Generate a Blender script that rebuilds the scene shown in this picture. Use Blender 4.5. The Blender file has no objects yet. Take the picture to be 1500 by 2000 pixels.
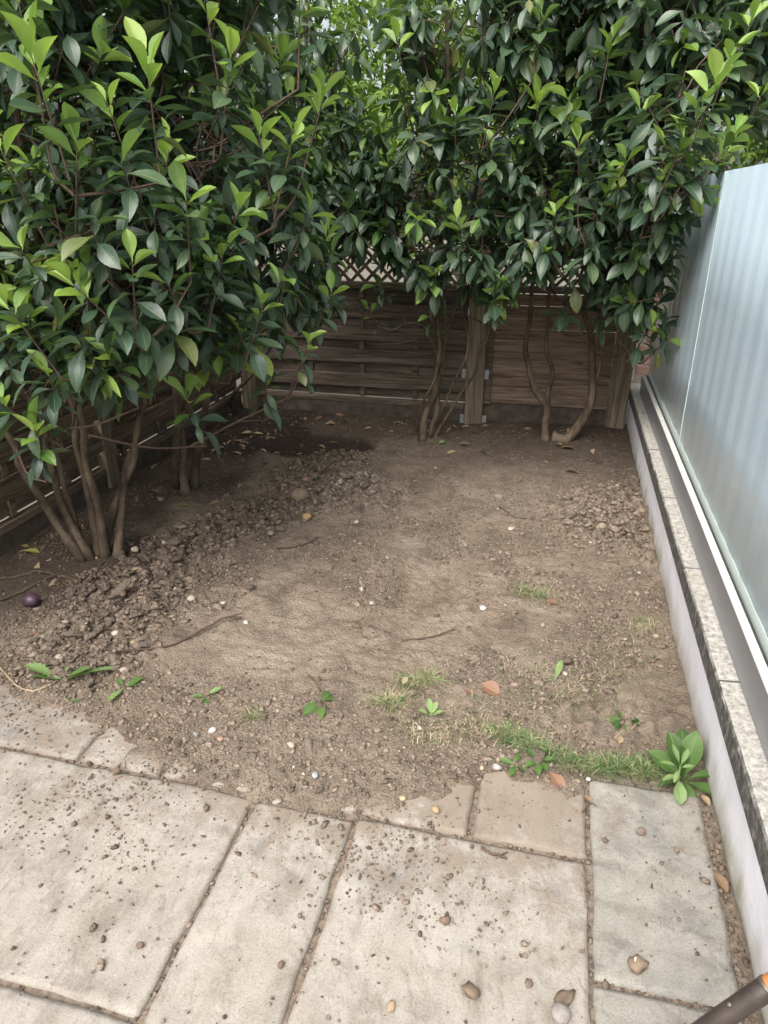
import bpy, math, random
import numpy as np
from mathutils import Vector, Matrix

random.seed(7)
rng = np.random.default_rng(7)
S = bpy.context.scene
COL = S.collection

# ------------------------------------------------------------------ camera
FPX, CAMH = 1387.0, 1.6                       # focal length in pixels of a 1500x2000 frame, eye height
PITCH = math.atan(607 / FPX)
YAW = math.atan(370 / math.hypot(FPX, 607))
FW = np.array([-math.sin(YAW) * math.cos(PITCH), math.cos(YAW) * math.cos(PITCH), -math.sin(PITCH)])
RT = np.array([math.cos(YAW), math.sin(YAW), 0.0])
UP = np.cross(RT, FW)
EYE = np.array([0, 0, CAMH])
cam = bpy.data.cameras.new('camera')
cam.sensor_fit = 'VERTICAL'
cam.sensor_height = 36.0
cam.lens = FPX / 2000 * 36.0
cam.clip_start = 0.05
cam.clip_end = 500
camo = bpy.data.objects.new('camera', cam)
COL.objects.link(camo)
camo.matrix_world = Matrix(((RT[0], UP[0], -FW[0], 0), (RT[1], UP[1], -FW[1], 0), (RT[2], UP[2], -FW[2], CAMH), (0, 0, 0, 1)))
S.camera = camo

# ------------------------------------------------------------------ sky, sun, exposure
SUN_EL, SUN_AZ = math.radians(54), math.radians(196)     # azimuth clockwise from +Y
w = bpy.data.worlds.new('World')
S.world = w
w.use_nodes = True
nt = w.node_tree
bg = nt.nodes['Background']
sky = nt.nodes.new('ShaderNodeTexSky')
sky.sky_type = 'NISHITA'
sky.sun_disc = False
sky.sun_elevation = SUN_EL
sky.sun_rotation = SUN_AZ
sky.air_density = 1.0
sky.dust_density = 6.0
sky.ozone_density = 1.0
hs = nt.nodes.new('ShaderNodeHueSaturation')
hs.inputs['Saturation'].default_value = 0.35              # overcast: nearly white cloud light
nt.links.new(sky.outputs[0], hs.inputs['Color'])
nt.links.new(hs.outputs[0], bg.inputs['Color'])
bg.inputs['Strength'].default_value = 0.15
sl = bpy.data.lights.new('sun', 'SUN')
sl.energy = 1.5
sl.angle = math.radians(60)
sl.color = (1.0, 0.96, 0.9)
so = bpy.data.objects.new('sun', sl)
COL.objects.link(so)
sd = Vector((math.sin(SUN_AZ) * math.cos(SUN_EL), math.cos(SUN_AZ) * math.cos(SUN_EL), math.sin(SUN_EL)))
so.rotation_euler = sd.to_track_quat('Z', 'Y').to_euler()
so.location = (0, -3, 8)
S.view_settings.view_transform = 'Standard'
S.view_settings.look = 'None'
S.view_settings.gamma = 1.0
S.view_settings.exposure = 0.9
S.cycles.use_denoising = True
S.cycles.max_bounces = 8
S.cycles.transmission_bounces = 6
S.cycles.caustics_reflective = False
S.cycles.caustics_refractive = False


# ------------------------------------------------------------------ helpers
def ray(x, y):
    return FW + RT * (x - 750) / FPX - UP * (y - 1000) / FPX


def at_z(x, y, z=0.0):
    d = ray(x, y)
    return EYE + d * (z - CAMH) / d[2]


def at_y(x, y, Y):
    d = ray(x, y)
    return EYE + d * Y / d[1]


def project(P):
    v = P - EYE
    dep = v @ FW
    return 750 + FPX * (v @ RT) / dep, 1000 - FPX * (v @ UP) / dep, dep


def _hash(ix, iy, s):
    h = (ix.astype(np.int64) * 374761393 + iy.astype(np.int64) * 668265263 + s * 1274126177) & 0x7fffffff
    h = ((h ^ (h >> 13)) * 1274126177) & 0x7fffffff
    return ((h ^ (h >> 16)) & 0xffff) / 65535.0


def vnoise(x, y, s=0):
    x = np.asarray(x, float)
    y = np.asarray(y, float)
    ix, iy = np.floor(x), np.floor(y)
    fx, fy = x - ix, y - iy
    fx = fx * fx * (3 - 2 * fx)
    fy = fy * fy * (3 - 2 * fy)
    a, b = _hash(ix, iy, s), _hash(ix + 1, iy, s)
    c, d = _hash(ix, iy + 1, s), _hash(ix + 1, iy + 1, s)
    return (a + (b - a) * fx) * (1 - fy) + (c + (d - c) * fx) * fy


def fbm(x, y, f=1.0, o=4, s=0):
    r, a, t = 0, 1.0, 0
    for k in range(o):
        r = r + a * (vnoise(x * f + 17.3 * k, y * f - 9.1 * k, s + k) - 0.5)
        t += a
        a *= 0.5
        f *= 2.03
    return r / t * 2


def sstep(a, b, x):
    t = np.clip((x - a) / (b - a), 0, 1)
    return t * t * (3 - 2 * t)


def mesh_np(name, V, Fq=None, Ft=None, uv=None, mats=(), midx=None, smooth=False, rnd=None):
    """mesh from numpy quads and/or triangles; uv per vertex"""
    me = bpy.data.meshes.new(name)
    V = np.asarray(V, np.float32)
    loops, starts, n = [], [], 0
    if Fq is not None and len(Fq):
        Fq = np.asarray(Fq, np.int32)
        loops.append(Fq.ravel())
        starts.append(np.arange(len(Fq)) * 4)
        n = len(Fq) * 4
    if Ft is not None and len(Ft):
        Ft = np.asarray(Ft, np.int32)
        loops.append(Ft.ravel())
        starts.append(n + np.arange(len(Ft)) * 3)
    L = np.concatenate(loops)
    st = np.concatenate(starts).astype(np.int32)
    me.vertices.add(len(V))
    me.vertices.foreach_set('co', V.ravel())
    me.loops.add(len(L))
    me.loops.foreach_set('vertex_index', L)
    me.polygons.add(len(st))
    me.polygons.foreach_set('loop_start', st)
    if midx is not None:
        me.polygons.foreach_set('material_index', np.asarray(midx, np.int32))
    if smooth:
        me.polygons.foreach_set('use_smooth', np.ones(len(st), bool))
    me.update(calc_edges=True)
    if uv is not None:
        ul = me.uv_layers.new(name='UVMap')
        ul.data.foreach_set('uv', np.asarray(uv, np.float32)[L].ravel())
    if rnd is not None:
        at = me.attributes.new('rnd', 'FLOAT', 'POINT')
        at.data.foreach_set('value', np.asarray(rnd, np.float32))
    for m in mats:
        me.materials.append(m)
    me.validate()
    return me


def obj(name, me, parent=None, loc=None):
    o = bpy.data.objects.new(name, me)
    COL.objects.link(o)
    if parent is not None:
        o.parent = parent
    if loc is not None:
        o.location = loc
    return o


def tag(o, label=None, cat=None, group=None, kind=None):
    if label:
        o['label'] = label
    if cat:
        o['category'] = cat
    if group:
        o['group'] = group
    if kind:
        o['kind'] = kind
    return o


class MB:
    """collects small shapes into one mesh"""

    def __init__(self):
        self.v, self.f = [], []

    def add(self, vs, fs):
        n = len(self.v)
        self.v += [tuple(map(float, p)) for p in vs]
        self.f += [tuple(i + n for i in f) for f in fs]

    def box(self, a, b, c=0.0, mat=None):
        """box between corners a and b with chamfer c"""
        a = np.minimum(a, b).astype(float), np.maximum(a, b).astype(float)
        lo, hi = a
        if c <= 0:
            vs = [(x, y, z) for x in (lo[0], hi[0]) for y in (lo[1], hi[1]) for z in (lo[2], hi[2])]
            fs = [(0, 1, 3, 2), (4, 6, 7, 5), (0, 4, 5, 1), (2, 3, 7, 6), (0, 2, 6, 4), (1, 5, 7, 3)]
        else:
            import bmesh
            bm = bmesh.new()
            bmesh.ops.create_cube(bm, size=1)
            for v in bm.verts:
                v.co = Vector([(lo[i] + hi[i]) / 2 + v.co[i] * (hi[i] - lo[i]) for i in range(3)])
            bmesh.ops.bevel(bm, geom=bm.edges[:], offset=c, segments=1, affect='EDGES')
            bm.verts.index_update()
            vs = [tuple(v.co) for v in bm.verts]
            fs = [tuple(v.index for v in f.verts) for f in bm.faces]
            bm.free()
        if mat is not None:
            vs = [tuple(mat @ Vector(p)) for p in vs]
        self.add(vs, fs)
        return self

    def tube(self, pts, rad, sides=8, cap=True):
        pts = [Vector(p) for p in pts]
        n = len(pts)
        if not hasattr(rad, '__len__'):
            rad = [rad] * n
        ref = Vector((0.31, 0.87, 0.2)).normalized()
        vs = []
        for i, p in enumerate(pts):
            t = (pts[min(i + 1, n - 1)] - pts[max(i - 1, 0)])
            if t.length < 1e-9:
                t = Vector((0, 0, 1))
            t.normalize()
            u = ref - t * ref.dot(t)
            if u.length < 1e-3:
                u = Vector((1, 0, 0)) - t * t.x
            u.normalize()
            v = t.cross(u)
            for k in range(sides):
                a = 2 * math.pi * k / sides
                vs.append(p + (u * math.cos(a) + v * math.sin(a)) * rad[i])
        fs = []
        for i in range(n - 1):
            for k in range(sides):
                k2 = (k + 1) % sides
                fs.append((i * sides + k, i * sides + k2, (i + 1) * sides + k2, (i + 1) * sides + k))
        if cap:
            fs.append(tuple(range(sides - 1, -1, -1)))
            fs.append(tuple((n - 1) * sides + k for k in range(sides)))
        self.add(vs, fs)
        return self

    def mesh(self, name, mat, smooth=False):
        me = bpy.data.meshes.new(name)
        me.from_pydata(self.v, [], self.f)
        if mat:
            me.materials.append(mat)
        if smooth:
            me.polygons.foreach_set('use_smooth', np.ones(len(me.polygons), bool))
        me.update()
        return me

    def obj(self, name, mat, parent=None, smooth=False, loc=None):
        return obj(name, self.mesh(name, mat, smooth), parent, loc)


def spline(pts, n=24):
    """Catmull-Rom through the points"""
    P = np.array(pts, float)
    P = np.vstack([2 * P[0] - P[1], P, 2 * P[-1] - P[-2]])
    m = len(P) - 3
    out = []
    for i in range(n + 1):
        u = i / n * m
        k = min(int(u), m - 1)
        t = u - k
        a, b, c, d = P[k:k + 4]
        out.append(0.5 * ((2 * b) + (c - a) * t + (2 * a - 5 * b + 4 * c - d) * t * t + (3 * b - a - 3 * c + d) * t ** 3))
    return np.array(out)


# ------------------------------------------------------------------ materials
class NT:
    def __init__(self, name):
        self.m = bpy.data.materials.new(name)
        self.m.use_nodes = True
        self.t = self.m.node_tree
        self.b = self.t.nodes['Principled BSDF']
        self.out = self.t.nodes['Material Output']

    def n(self, typ, **kw):
        nd = self.t.nodes.new(typ)
        for k, v in kw.items():
            if k in nd.inputs.keys():
                nd.inputs[k].default_value = v
            else:
                setattr(nd, k, v)
        return nd

    def l(self, a, b):
        self.t.links.new(a, b)

    def coord(self, kind='Object'):
        if kind == 'World':
            return self.n('ShaderNodeNewGeometry').outputs['Position']
        return self.n('ShaderNodeTexCoord').outputs[kind]

    def noise(self, co, scale, detail=4, rough=0.55, stretch=None, dist=0.0):
        if stretch is not None:
            mp = self.n('ShaderNodeMapping')
            mp.inputs['Scale'].default_value = stretch
            self.l(co, mp.inputs['Vector'])
            co = mp.outputs[0]
        nd = self.n('ShaderNodeTexNoise')
        nd.inputs['Scale'].default_value = scale
        nd.inputs['Detail'].default_value = detail
        nd.inputs['Roughness'].default_value = rough
        nd.inputs['Distortion'].default_value = dist
        self.l(co, nd.inputs['Vector'])
        return nd.outputs['Fac']

    def ramp(self, fac, stops, interp='LINEAR'):
        nd = self.n('ShaderNodeValToRGB')
        cr = nd.color_ramp
        cr.interpolation = interp
        while len(cr.elements) < len(stops):
            cr.elements.new(0.5)
        for e, (p, c) in zip(cr.elements, stops):
            e.position = p
            e.color = tuple(c) + (1,) if len(c) == 3 else c
        self.l(fac, nd.inputs['Fac'])
        return nd.outputs['Color']

    def step(self, fac, a, b):
        nd = self.n('ShaderNodeMapRange')
        nd.interpolation_type = 'SMOOTHSTEP'
        nd.inputs['From Min'].default_value = a
        nd.inputs['From Max'].default_value = b
        self.l(fac, nd.inputs['Value'])
        return nd.outputs['Result']

    def math(self, op, a, b=None, c=None):
        nd = self.n('ShaderNodeMath', operation=op)
        for i, v in enumerate((a, b, c)):
            if v is None:
                continue
            if isinstance(v, (int, float)):
                nd.inputs[i].default_value = v
            else:
                self.l(v, nd.inputs[i])
        return nd.outputs[0]

    def mix(self, fac, a, b, blend='MIX'):
        nd = self.n('ShaderNodeMix', data_type='RGBA', blend_type=blend)
        ins = (nd.inputs[0], nd.inputs[6], nd.inputs[7])
        for i, v in zip(ins, (fac, a, b)):
            if isinstance(v, (int, float)):
                i.default_value = v
            elif isinstance(v, tuple):
                i.default_value = v + (1,) if len(v) == 3 else v
            else:
                self.l(v, i)
        return nd.outputs[2]

    def bump(self, h, strength=0.5, dist=0.01, normal=None):
        nd = self.n('ShaderNodeBump')
        nd.inputs['Strength'].default_value = strength
        nd.inputs['Distance'].default_value = dist
        self.l(h, nd.inputs['Height'])
        if normal is not None:
            self.l(normal, nd.inputs['Normal'])
        return nd.outputs['Normal']

    def xyz(self, co):
        s = self.n('ShaderNodeSeparateXYZ')
        self.l(co, s.inputs[0])
        return s.outputs

    def done(self, color, rough=0.8, normal=None, spec=0.3):
        if isinstance(color, tuple):
            self.b.inputs['Base Color'].default_value = color + (1,)
        else:
            self.l(color, self.b.inputs['Base Color'])
        if isinstance(rough, (int, float)):
            self.b.inputs['Roughness'].default_value = rough
        else:
            self.l(rough, self.b.inputs['Roughness'])
        self.b.inputs['Specular IOR Level'].default_value = spec
        if normal is not None:
            self.l(normal, self.b.inputs['Normal'])
        return self.m


def mat_soil(name, dark=False):
    k = NT(name)
    co = k.coord('World')
    n1 = k.noise(co, 1.7, 5)
    n2 = k.noise(co, 48, 7, 0.75)
    n3 = k.noise(co, 230, 3, 0.75)
    n4 = k.noise(co, 7, 6, 0.7)
    vo = k.n('ShaderNodeTexVoronoi')
    vo.inputs['Scale'].default_value = 95
    vo.inputs['Randomness'].default_value = 1.0
    wv = k.n('ShaderNodeVectorMath', operation='ADD')
    k.l(co, wv.inputs[0])
    nv = k.n('ShaderNodeTexNoise')
    nv.inputs['Scale'].default_value = 40
    k.l(co, nv.inputs['Vector'])
    sv = k.n('ShaderNodeVectorMath', operation='SCALE')
    sv.inputs['Scale'].default_value = 0.02
    k.l(nv.outputs['Color'], sv.inputs[0])
    k.l(sv.outputs[0], wv.inputs[1])
    k.l(wv.outputs[0], vo.inputs['Vector'])
    dry = k.ramp(n1, [(0.38, (0.285, 0.225, 0.172)), (0.62, (0.355, 0.288, 0.226))])
    dry = k.mix(1.0, dry, k.ramp(n4, [(0.36, (0.72, 0.70, 0.69)), (0.5, (1, 1, 1)), (0.64, (1.16, 1.16, 1.15))]), 'MULTIPLY')
    speck = k.ramp(n2, [(0.36, (0.62, 0.59, 0.57)), (0.46, (0.93, 0.92, 0.91)), (0.56, (1.04, 1.04, 1.03)), (0.66, (1.22, 1.21, 1.18))])
    speck = k.mix(0.35, speck, k.mix(1.0, speck, k.ramp(n3, [(0.4, (0.5, 0.48, 0.46)), (0.6, (1.35, 1.35, 1.35))]), 'MULTIPLY'))
    crumbly = k.n('ShaderNodeAttribute', attribute_name='crumbly').outputs['Fac']
    speck = k.mix(k.math('MULTIPLY', k.math('SUBTRACT', 1.0, crumbly), 0.5), speck, (0.97, 0.965, 0.96))
    dry = k.mix(crumbly, dry, k.mix(1.0, dry, (0.95, 0.95, 0.95), 'MULTIPLY'))  # crumbly soil tinted darker for the shadows among the crumbs
    c = k.mix(1.0, dry, speck, 'MULTIPLY')
    wet_shade = k.mix(1.0, (0.058, 0.044, 0.036), speck, 'MULTIPLY')  # dark tint for moist dug soil and for painted canopy shade
    a = k.n('ShaderNodeAttribute', attribute_name='moist_shade').outputs['Fac']
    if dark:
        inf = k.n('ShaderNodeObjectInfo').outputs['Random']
        c = k.mix(k.math('ADD', k.math('MULTIPLY', inf, 0.3), 0.15), c, wet_shade)
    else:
        c = k.mix(a, c, wet_shade)
    h = k.math('ADD', n2, k.math('ADD', k.math('MULTIPLY', n3, 0.6), k.math('MULTIPLY', vo.outputs['Distance'], -0.55)))
    if not dark:
        h = k.math('MULTIPLY', h, k.math('ADD', 0.8, k.math('MULTIPLY', crumbly, 0.2)))
    return k.done(c, 0.95, k.bump(h, 0.95, 0.018), 0.12)


def mat_crumb():
    k = NT('soil_crumb')
    co = k.coord('World')
    r = k.n('ShaderNodeAttribute', attribute_name='rnd').outputs['Fac']
    c = k.ramp(r, [(0.0, (0.12, 0.092, 0.070)), (0.45, (0.22, 0.172, 0.133)), (0.8, (0.285, 0.228, 0.178)),
                   (0.990, (0.29, 0.235, 0.187)), (0.995, (0.46, 0.41, 0.34)), (1.0, (0.50, 0.43, 0.33))])
    n2 = k.noise(co, 120, 4, 0.7)
    c = k.mix(1.0, c, k.ramp(n2, [(0.4, (0.6, 0.58, 0.56)), (0.6, (1.2, 1.2, 1.2))]), 'MULTIPLY')
    return k.done(c, 0.95, k.bump(n2, 0.6, 0.004), 0.15)


def mat_slab(grey):
    k = NT('sandstone_grey' if grey else 'sandstone_buff')
    co = k.coord('World')
    inf = k.n('ShaderNodeObjectInfo').outputs['Random']
    mp = k.n('ShaderNodeCombineXYZ')
    k.l(k.math('MULTIPLY', inf, 37.0), mp.inputs[2])
    ad = k.n('ShaderNodeVectorMath', operation='ADD')
    k.l(co, ad.inputs[0])
    k.l(mp.outputs[0], ad.inputs[1])
    c2 = ad.outputs[0]
    n1 = k.noise(c2, 2.6, 6, 0.6, dist=0.8)
    n2 = k.noise(c2, 14, 6, 0.65, stretch=(1.0, 0.35, 1.0) if not grey else (0.5, 1, 1), dist=0.5)
    n3 = k.noise(c2, 190, 4, 0.75)
    n4 = k.noise(c2, 5.5, 5, 0.7)
    if grey:
        base = k.ramp(n1, [(0.3, (0.25, 0.235, 0.205)), (0.5, (0.32, 0.30, 0.262)), (0.72, (0.19, 0.185, 0.175))])
    else:
        base = k.ramp(n1, [(0.36, (0.27, 0.236, 0.197)), (0.46, (0.325, 0.29, 0.247)), (0.53, (0.35, 0.32, 0.28)), (0.60, (0.295, 0.262, 0.222)), (0.70, (0.245, 0.232, 0.212))])
    g = k.ramp(n2, [(0.38, (0.78, 0.76, 0.73)), (0.49, (1, 1, 1)), (0.62, (1.10, 1.10, 1.10))])
    c = k.mix(0.8, base, g, 'MULTIPLY')
    fine = k.ramp(n3, [(0.36, (0.68, 0.66, 0.64)), (0.48, (1, 1, 1)), (0.62, (1.14, 1.14, 1.14))])
    c = k.mix(0.7, c, fine, 'MULTIPLY')
    if grey:
        blot = k.step(k.noise(c2, 7, 7, 0.75), 0.52, 0.66)
        c = k.mix(k.math('MULTIPLY', blot, 0.6), c, (0.13, 0.127, 0.12))
    else:
        blot = k.step(k.noise(c2, 3.1, 7, 0.7, stretch=(1, 2.2, 1)), 0.56, 0.68)
        c = k.mix(k.math('MULTIPLY', blot, 0.5), c, (0.24, 0.23, 0.21))
        pale = k.step(k.noise(c2, 4.3, 6, 0.7), 0.56, 0.68)
        c = k.mix(k.math('MULTIPLY', pale, 0.4), c, (0.44, 0.41, 0.36))
    gr = k.step(k.noise(c2, 1.9, 5, 0.6), 0.6, 0.72)
    c = k.mix(k.math('MULTIPLY', gr, 0.16), c, (0.33, 0.34, 0.2))
    # trodden soil: patches, thicker towards the bed
    p = k.xyz(co)
    near = k.step(p[1], 0.95, 1.75)
    if grey:
        near = k.math('MULTIPLY', near, 0.35)
    side = k.math('MULTIPLY', k.math('ADD', 0.66, k.math('MULTIPLY', k.step(p[0], -1.6, -0.7), 0.4)), near)
    dn = k.noise(co, 9, 8, 0.78)
    lo = k.math('SUBTRACT', 0.63, k.math('MULTIPLY', side, 0.30))
    d = k.math('SUBTRACT', dn, lo)
    dirt = k.step(d, -0.03, 0.13)
    fd = k.step(k.math('SUBTRACT', k.noise(co, 55, 4, 0.7), k.math('SUBTRACT', 0.69, k.math('MULTIPLY', near, 0.14))), 0.0, 0.06)
    dirt = k.math('MAXIMUM', k.math('MULTIPLY', dirt, 0.72), k.math('MULTIPLY', fd, 0.45))
    c = k.mix(dirt, c, k.mix(n3, (0.19, 0.146, 0.108), (0.29, 0.23, 0.176)))
    lay = k.math('FRACT', k.math('MULTIPLY', k.noise(c2, 3.2, 5, 0.6, stretch=(1, 0.5, 1)), 7.0))
    h0 = k.math('MULTIPLY', k.step(lay, 0.0, 0.25), 0.45)
    h = k.math('ADD', h0, k.math('ADD', k.math('MULTIPLY', n2, 0.8), k.math('ADD', k.math('MULTIPLY', n3, 0.35), k.math('MULTIPLY', n4, 0.6))))
    h = k.math('ADD', h, k.math('MULTIPLY', dirt, 0.35))
    return k.done(c, 0.85, k.bump(h, 0.6, 0.009), 0.22)


def mat_leaf(name, stops, transl, rough=0.38, tcol=(0.2, 0.35, 0.03), spec=0.45):
    k = NT(name)
    r = k.n('ShaderNodeAttribute', attribute_name='rnd').outputs['Fac']
    inf = k.n('ShaderNodeObjectInfo').outputs['Random']
    rr = k.math('FRACT', k.math('ADD', r, k.math('MULTIPLY', inf, 0.73)))
    c = k.ramp(rr, stops)
    uv = k.n('ShaderNodeUVMap').outputs[0]
    p = k.xyz(uv)
    ax = k.math('ABSOLUTE', k.math('SUBTRACT', p[0], 0.5))
    mid = k.math('SUBTRACT', 1.0, k.step(ax, 0.012, 0.05))
    # side veins run forward from the midrib
    vph = k.math('MULTIPLY', k.math('SUBTRACT', p[1], k.math('MULTIPLY', ax, 0.55)), 62.0)
    vein = k.math('POWER', k.math('ABSOLUTE', k.math('SINE', vph)), 6.0)
    co = k.coord('World')
    nz = k.noise(co, 22, 3)
    c = k.mix(k.math('MULTIPLY', nz, 0.55), c, k.mix(1.0, c, (0.55, 0.6, 0.5), 'MULTIPLY'))
    c = k.mix(k.math('MULTIPLY', mid, 0.5), c, k.mix(0.6, c, (0.30, 0.36, 0.12)))
    c = k.mix(k.math('MULTIPLY', vein, 0.10), c, (0.25, 0.33, 0.12))
    if name in ('leaf_old', 'leaf_mid'):
        sp_ = k.step(k.noise(co, 75, 3, 0.6), 0.66, 0.72)
        c = k.mix(k.math('MULTIPLY', sp_, 0.65), c, (0.16, 0.10, 0.05))
    hgt = k.math('ADD', k.math('MULTIPLY', vein, -0.25), k.math('MULTIPLY', mid, -0.9))
    k.done(c, rough, k.bump(hgt, 0.35, 0.003), spec)
    tr = k.n('ShaderNodeBsdfTranslucent')
    k.l(k.mix(0.5, c, tcol), tr.inputs['Color'])
    ms = k.n('ShaderNodeMixShader')
    ms.inputs[0].default_value = transl
    k.l(k.b.outputs[0], ms.inputs[1])
    k.l(tr.outputs[0], ms.inputs[2])
    k.l(ms.outputs[0], k.out.inputs['Surface'])
    return k.m


def mat_wood(name, stops, along=0):
    k = NT(name)
    co = k.coord('Object')
    inf = k.n('ShaderNodeObjectInfo').outputs['Random']
    cb = k.n('ShaderNodeCombineXYZ')
    for i in range(3):
        k.l(k.math('MULTIPLY', inf, 31.0 + 7 * i), cb.inputs[i])
    ad = k.n('ShaderNodeVectorMath', operation='ADD')
    k.l(co, ad.inputs[0])
    k.l(cb.outputs[0], ad.inputs[1])
    st = [9.0, 9.0, 9.0]
    st[along] = 0.55
    g = k.noise(ad.outputs[0], 3.5, 6, 0.65, stretch=tuple(st), dist=1.2)
    g2 = k.noise(ad.outputs[0], 16, 4, 0.6, stretch=tuple(st))
    big = k.noise(ad.outputs[0], 1.6, 4)
    c = k.ramp(g, stops)
    c = k.mix(k.math('MULTIPLY', k.step(big, 0.5, 0.72), 0.5), c, k.mix(0.5, c, (0.10, 0.095, 0.09)))
    c = k.mix(k.math('MULTIPLY', inf, 0.35), c, k.mix(1.0, c, (0.6, 0.6, 0.62), 'MULTIPLY'))
    return k.done(c, 0.85, k.bump(k.math('ADD', g, k.math('MULTIPLY', g2, 0.5)), 0.5, 0.004), 0.2)


def mat_bark():
    k = NT('bark')
    co = k.coord('Object')
    a = k.noise(co, 14, 5, 0.65, stretch=(1, 1, 0.35))
    b = k.noise(co, 70, 4, 0.7)
    c = k.ramp(a, [(0.36, (0.055, 0.040, 0.029)), (0.5, (0.115, 0.085, 0.060)), (0.62, (0.18, 0.14, 0.095)), (0.72, (0.09, 0.085, 0.058))])
    c = k.mix(0.5, c, k.ramp(b, [(0.3, (0.55, 0.55, 0.55)), (0.7, (1.2, 1.2, 1.2))]), 'MULTIPLY')
    return k.done(c, 0.85, k.bump(b, 0.6, 0.004), 0.25)


def mat_plain(name, col, rough=0.7, spec=0.3, nscale=30, var=0.25, bump=0.2, metal=0.0):
    k = NT(name)
    co = k.coord('Object')
    n = k.noise(co, nscale, 5, 0.65)
    lo = tuple(max(0, x * (1 - var)) for x in col)
    hi = tuple(min(1, x * (1 + var)) for x in col)
    c = k.ramp(n, [(0.3, lo), (0.7, hi)])
    k.b.inputs['Metallic'].default_value = metal
    return k.done(c, rough, k.bump(n, bump, 0.004), spec)


def mat_render():
    k = NT('white_render')
    co = k.coord('World')
    p = k.xyz(co)
    n = k.noise(co, 60, 4, 0.6)
    n2 = k.noise(co, 3.5, 6, 0.7)
    n3 = k.noise(co, 9, 6, 0.7, stretch=(1, 1, 0.25))
    c = k.ramp(n2, [(0.36, (0.76, 0.755, 0.80)), (0.6, (0.85, 0.845, 0.90))])
    lowm = k.math('SUBTRACT', 1.0, k.step(k.math('ADD', p[2], k.math('MULTIPLY', n3, -0.16)), -0.06, 0.07))
    c = k.mix(k.math('MULTIPLY', lowm, 0.65), c, (0.36, 0.33, 0.235))
    alg = k.math('MULTIPLY', lowm, k.step(n2, 0.5, 0.62))
    c = k.mix(k.math('MULTIPLY', alg, 0.55), c, (0.21, 0.23, 0.09))
    streak = k.math('MULTIPLY', k.step(n3, 0.55, 0.72), k.step(p[1], 2.6, 4.4))
    c = k.mix(k.math('MULTIPLY', streak, 0.65), c, (0.22, 0.19, 0.14))
    return k.done(c, 0.85, k.bump(k.math('ADD', n, k.math('MULTIPLY', n2, 1.5)), 0.35, 0.006), 0.2)


def mat_coping():
    k = NT('coping_concrete')
    co = k.coord('World')
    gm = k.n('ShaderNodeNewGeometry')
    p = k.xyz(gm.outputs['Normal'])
    n = k.noise(co, 45, 6, 0.75)
    n2 = k.noise(co, 6, 5, 0.7)
    n3 = k.noise(co, 38, 5, 0.75, stretch=(1, 1, 0.7))
    top = k.ramp(n, [(0.32, (0.17, 0.155, 0.135)), (0.46, (0.42, 0.395, 0.355)), (0.62, (0.66, 0.635, 0.585))])
    top = k.mix(k.math('MULTIPLY', k.step(n2, 0.45, 0.7), 0.35), top, (0.36, 0.32, 0.25))
    # weather-blackened drip face of the coping
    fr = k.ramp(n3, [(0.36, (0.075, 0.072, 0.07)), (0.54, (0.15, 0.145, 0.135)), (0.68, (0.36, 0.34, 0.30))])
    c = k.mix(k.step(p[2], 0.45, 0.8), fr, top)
    return k.done(c, 0.9, k.bump(n, 0.7, 0.01), 0.2)


M = {}
M['soil'] = mat_soil('soil')
M['clod'] = mat_soil('soil_clod', True)
M['crumb'] = mat_crumb()
M['slab'] = mat_slab(False)
M['slab_grey'] = mat_slab(True)
M['joint'] = mat_plain('joint_dirt', (0.20, 0.16, 0.125), 0.95, 0.1, 60, 0.4, 0.8)
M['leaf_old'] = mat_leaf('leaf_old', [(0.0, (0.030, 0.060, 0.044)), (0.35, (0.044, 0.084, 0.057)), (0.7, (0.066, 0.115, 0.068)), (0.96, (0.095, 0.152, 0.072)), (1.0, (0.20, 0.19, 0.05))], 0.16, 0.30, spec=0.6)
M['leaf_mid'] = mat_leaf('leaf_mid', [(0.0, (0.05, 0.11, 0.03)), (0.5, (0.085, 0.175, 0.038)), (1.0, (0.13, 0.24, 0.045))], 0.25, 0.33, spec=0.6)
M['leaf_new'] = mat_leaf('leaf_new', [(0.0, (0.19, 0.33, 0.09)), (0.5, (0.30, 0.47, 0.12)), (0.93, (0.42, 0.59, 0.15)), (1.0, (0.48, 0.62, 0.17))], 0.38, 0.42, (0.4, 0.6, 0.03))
M['leaf_far'] = mat_leaf('leaf_far', [(0.0, (0.10, 0.18, 0.035)), (0.5, (0.19, 0.31, 0.06)), (1.0, (0.32, 0.46, 0.10))], 0.45, 0.45)
M['twig'] = mat_plain('twig', (0.10, 0.066, 0.05), 0.7, 0.3, 40, 0.4)
M['twig_red'] = mat_plain('twig_red', (0.26, 0.13, 0.06), 0.6, 0.3, 40, 0.4)
M['bark'] = mat_bark()
M['board'] = mat_wood('fence_board', [(0.36, (0.075, 0.059, 0.047)), (0.5, (0.151, 0.117, 0.091)), (0.63, (0.222, 0.178, 0.141))], 0)
M['board_r'] = mat_wood('fence_board_warm', [(0.36, (0.14, 0.098, 0.072)), (0.5, (0.27, 0.195, 0.145)), (0.63, (0.36, 0.27, 0.205))], 0)
M['board_y'] = mat_wood('fence_board_side', [(0.36, (0.077, 0.058, 0.042)), (0.5, (0.160, 0.120, 0.086)), (0.63, (0.233, 0.180, 0.130))], 1)
M['post'] = mat_wood('fence_post', [(0.36, (0.119, 0.097, 0.066)), (0.5, (0.230, 0.184, 0.127)), (0.63, (0.313, 0.262, 0.186))], 2)
M['gravel_board'] = mat_plain('gravel_board', (0.10, 0.08, 0.065), 0.9, 0.2, 14, 0.4)
M['zinc'] = mat_plain('zinc', (0.42, 0.43, 0.44), 0.45, 0.5, 60, 0.2, 0.1, 0.6)
M['render'] = mat_render()
M['coping'] = mat_coping()
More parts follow.
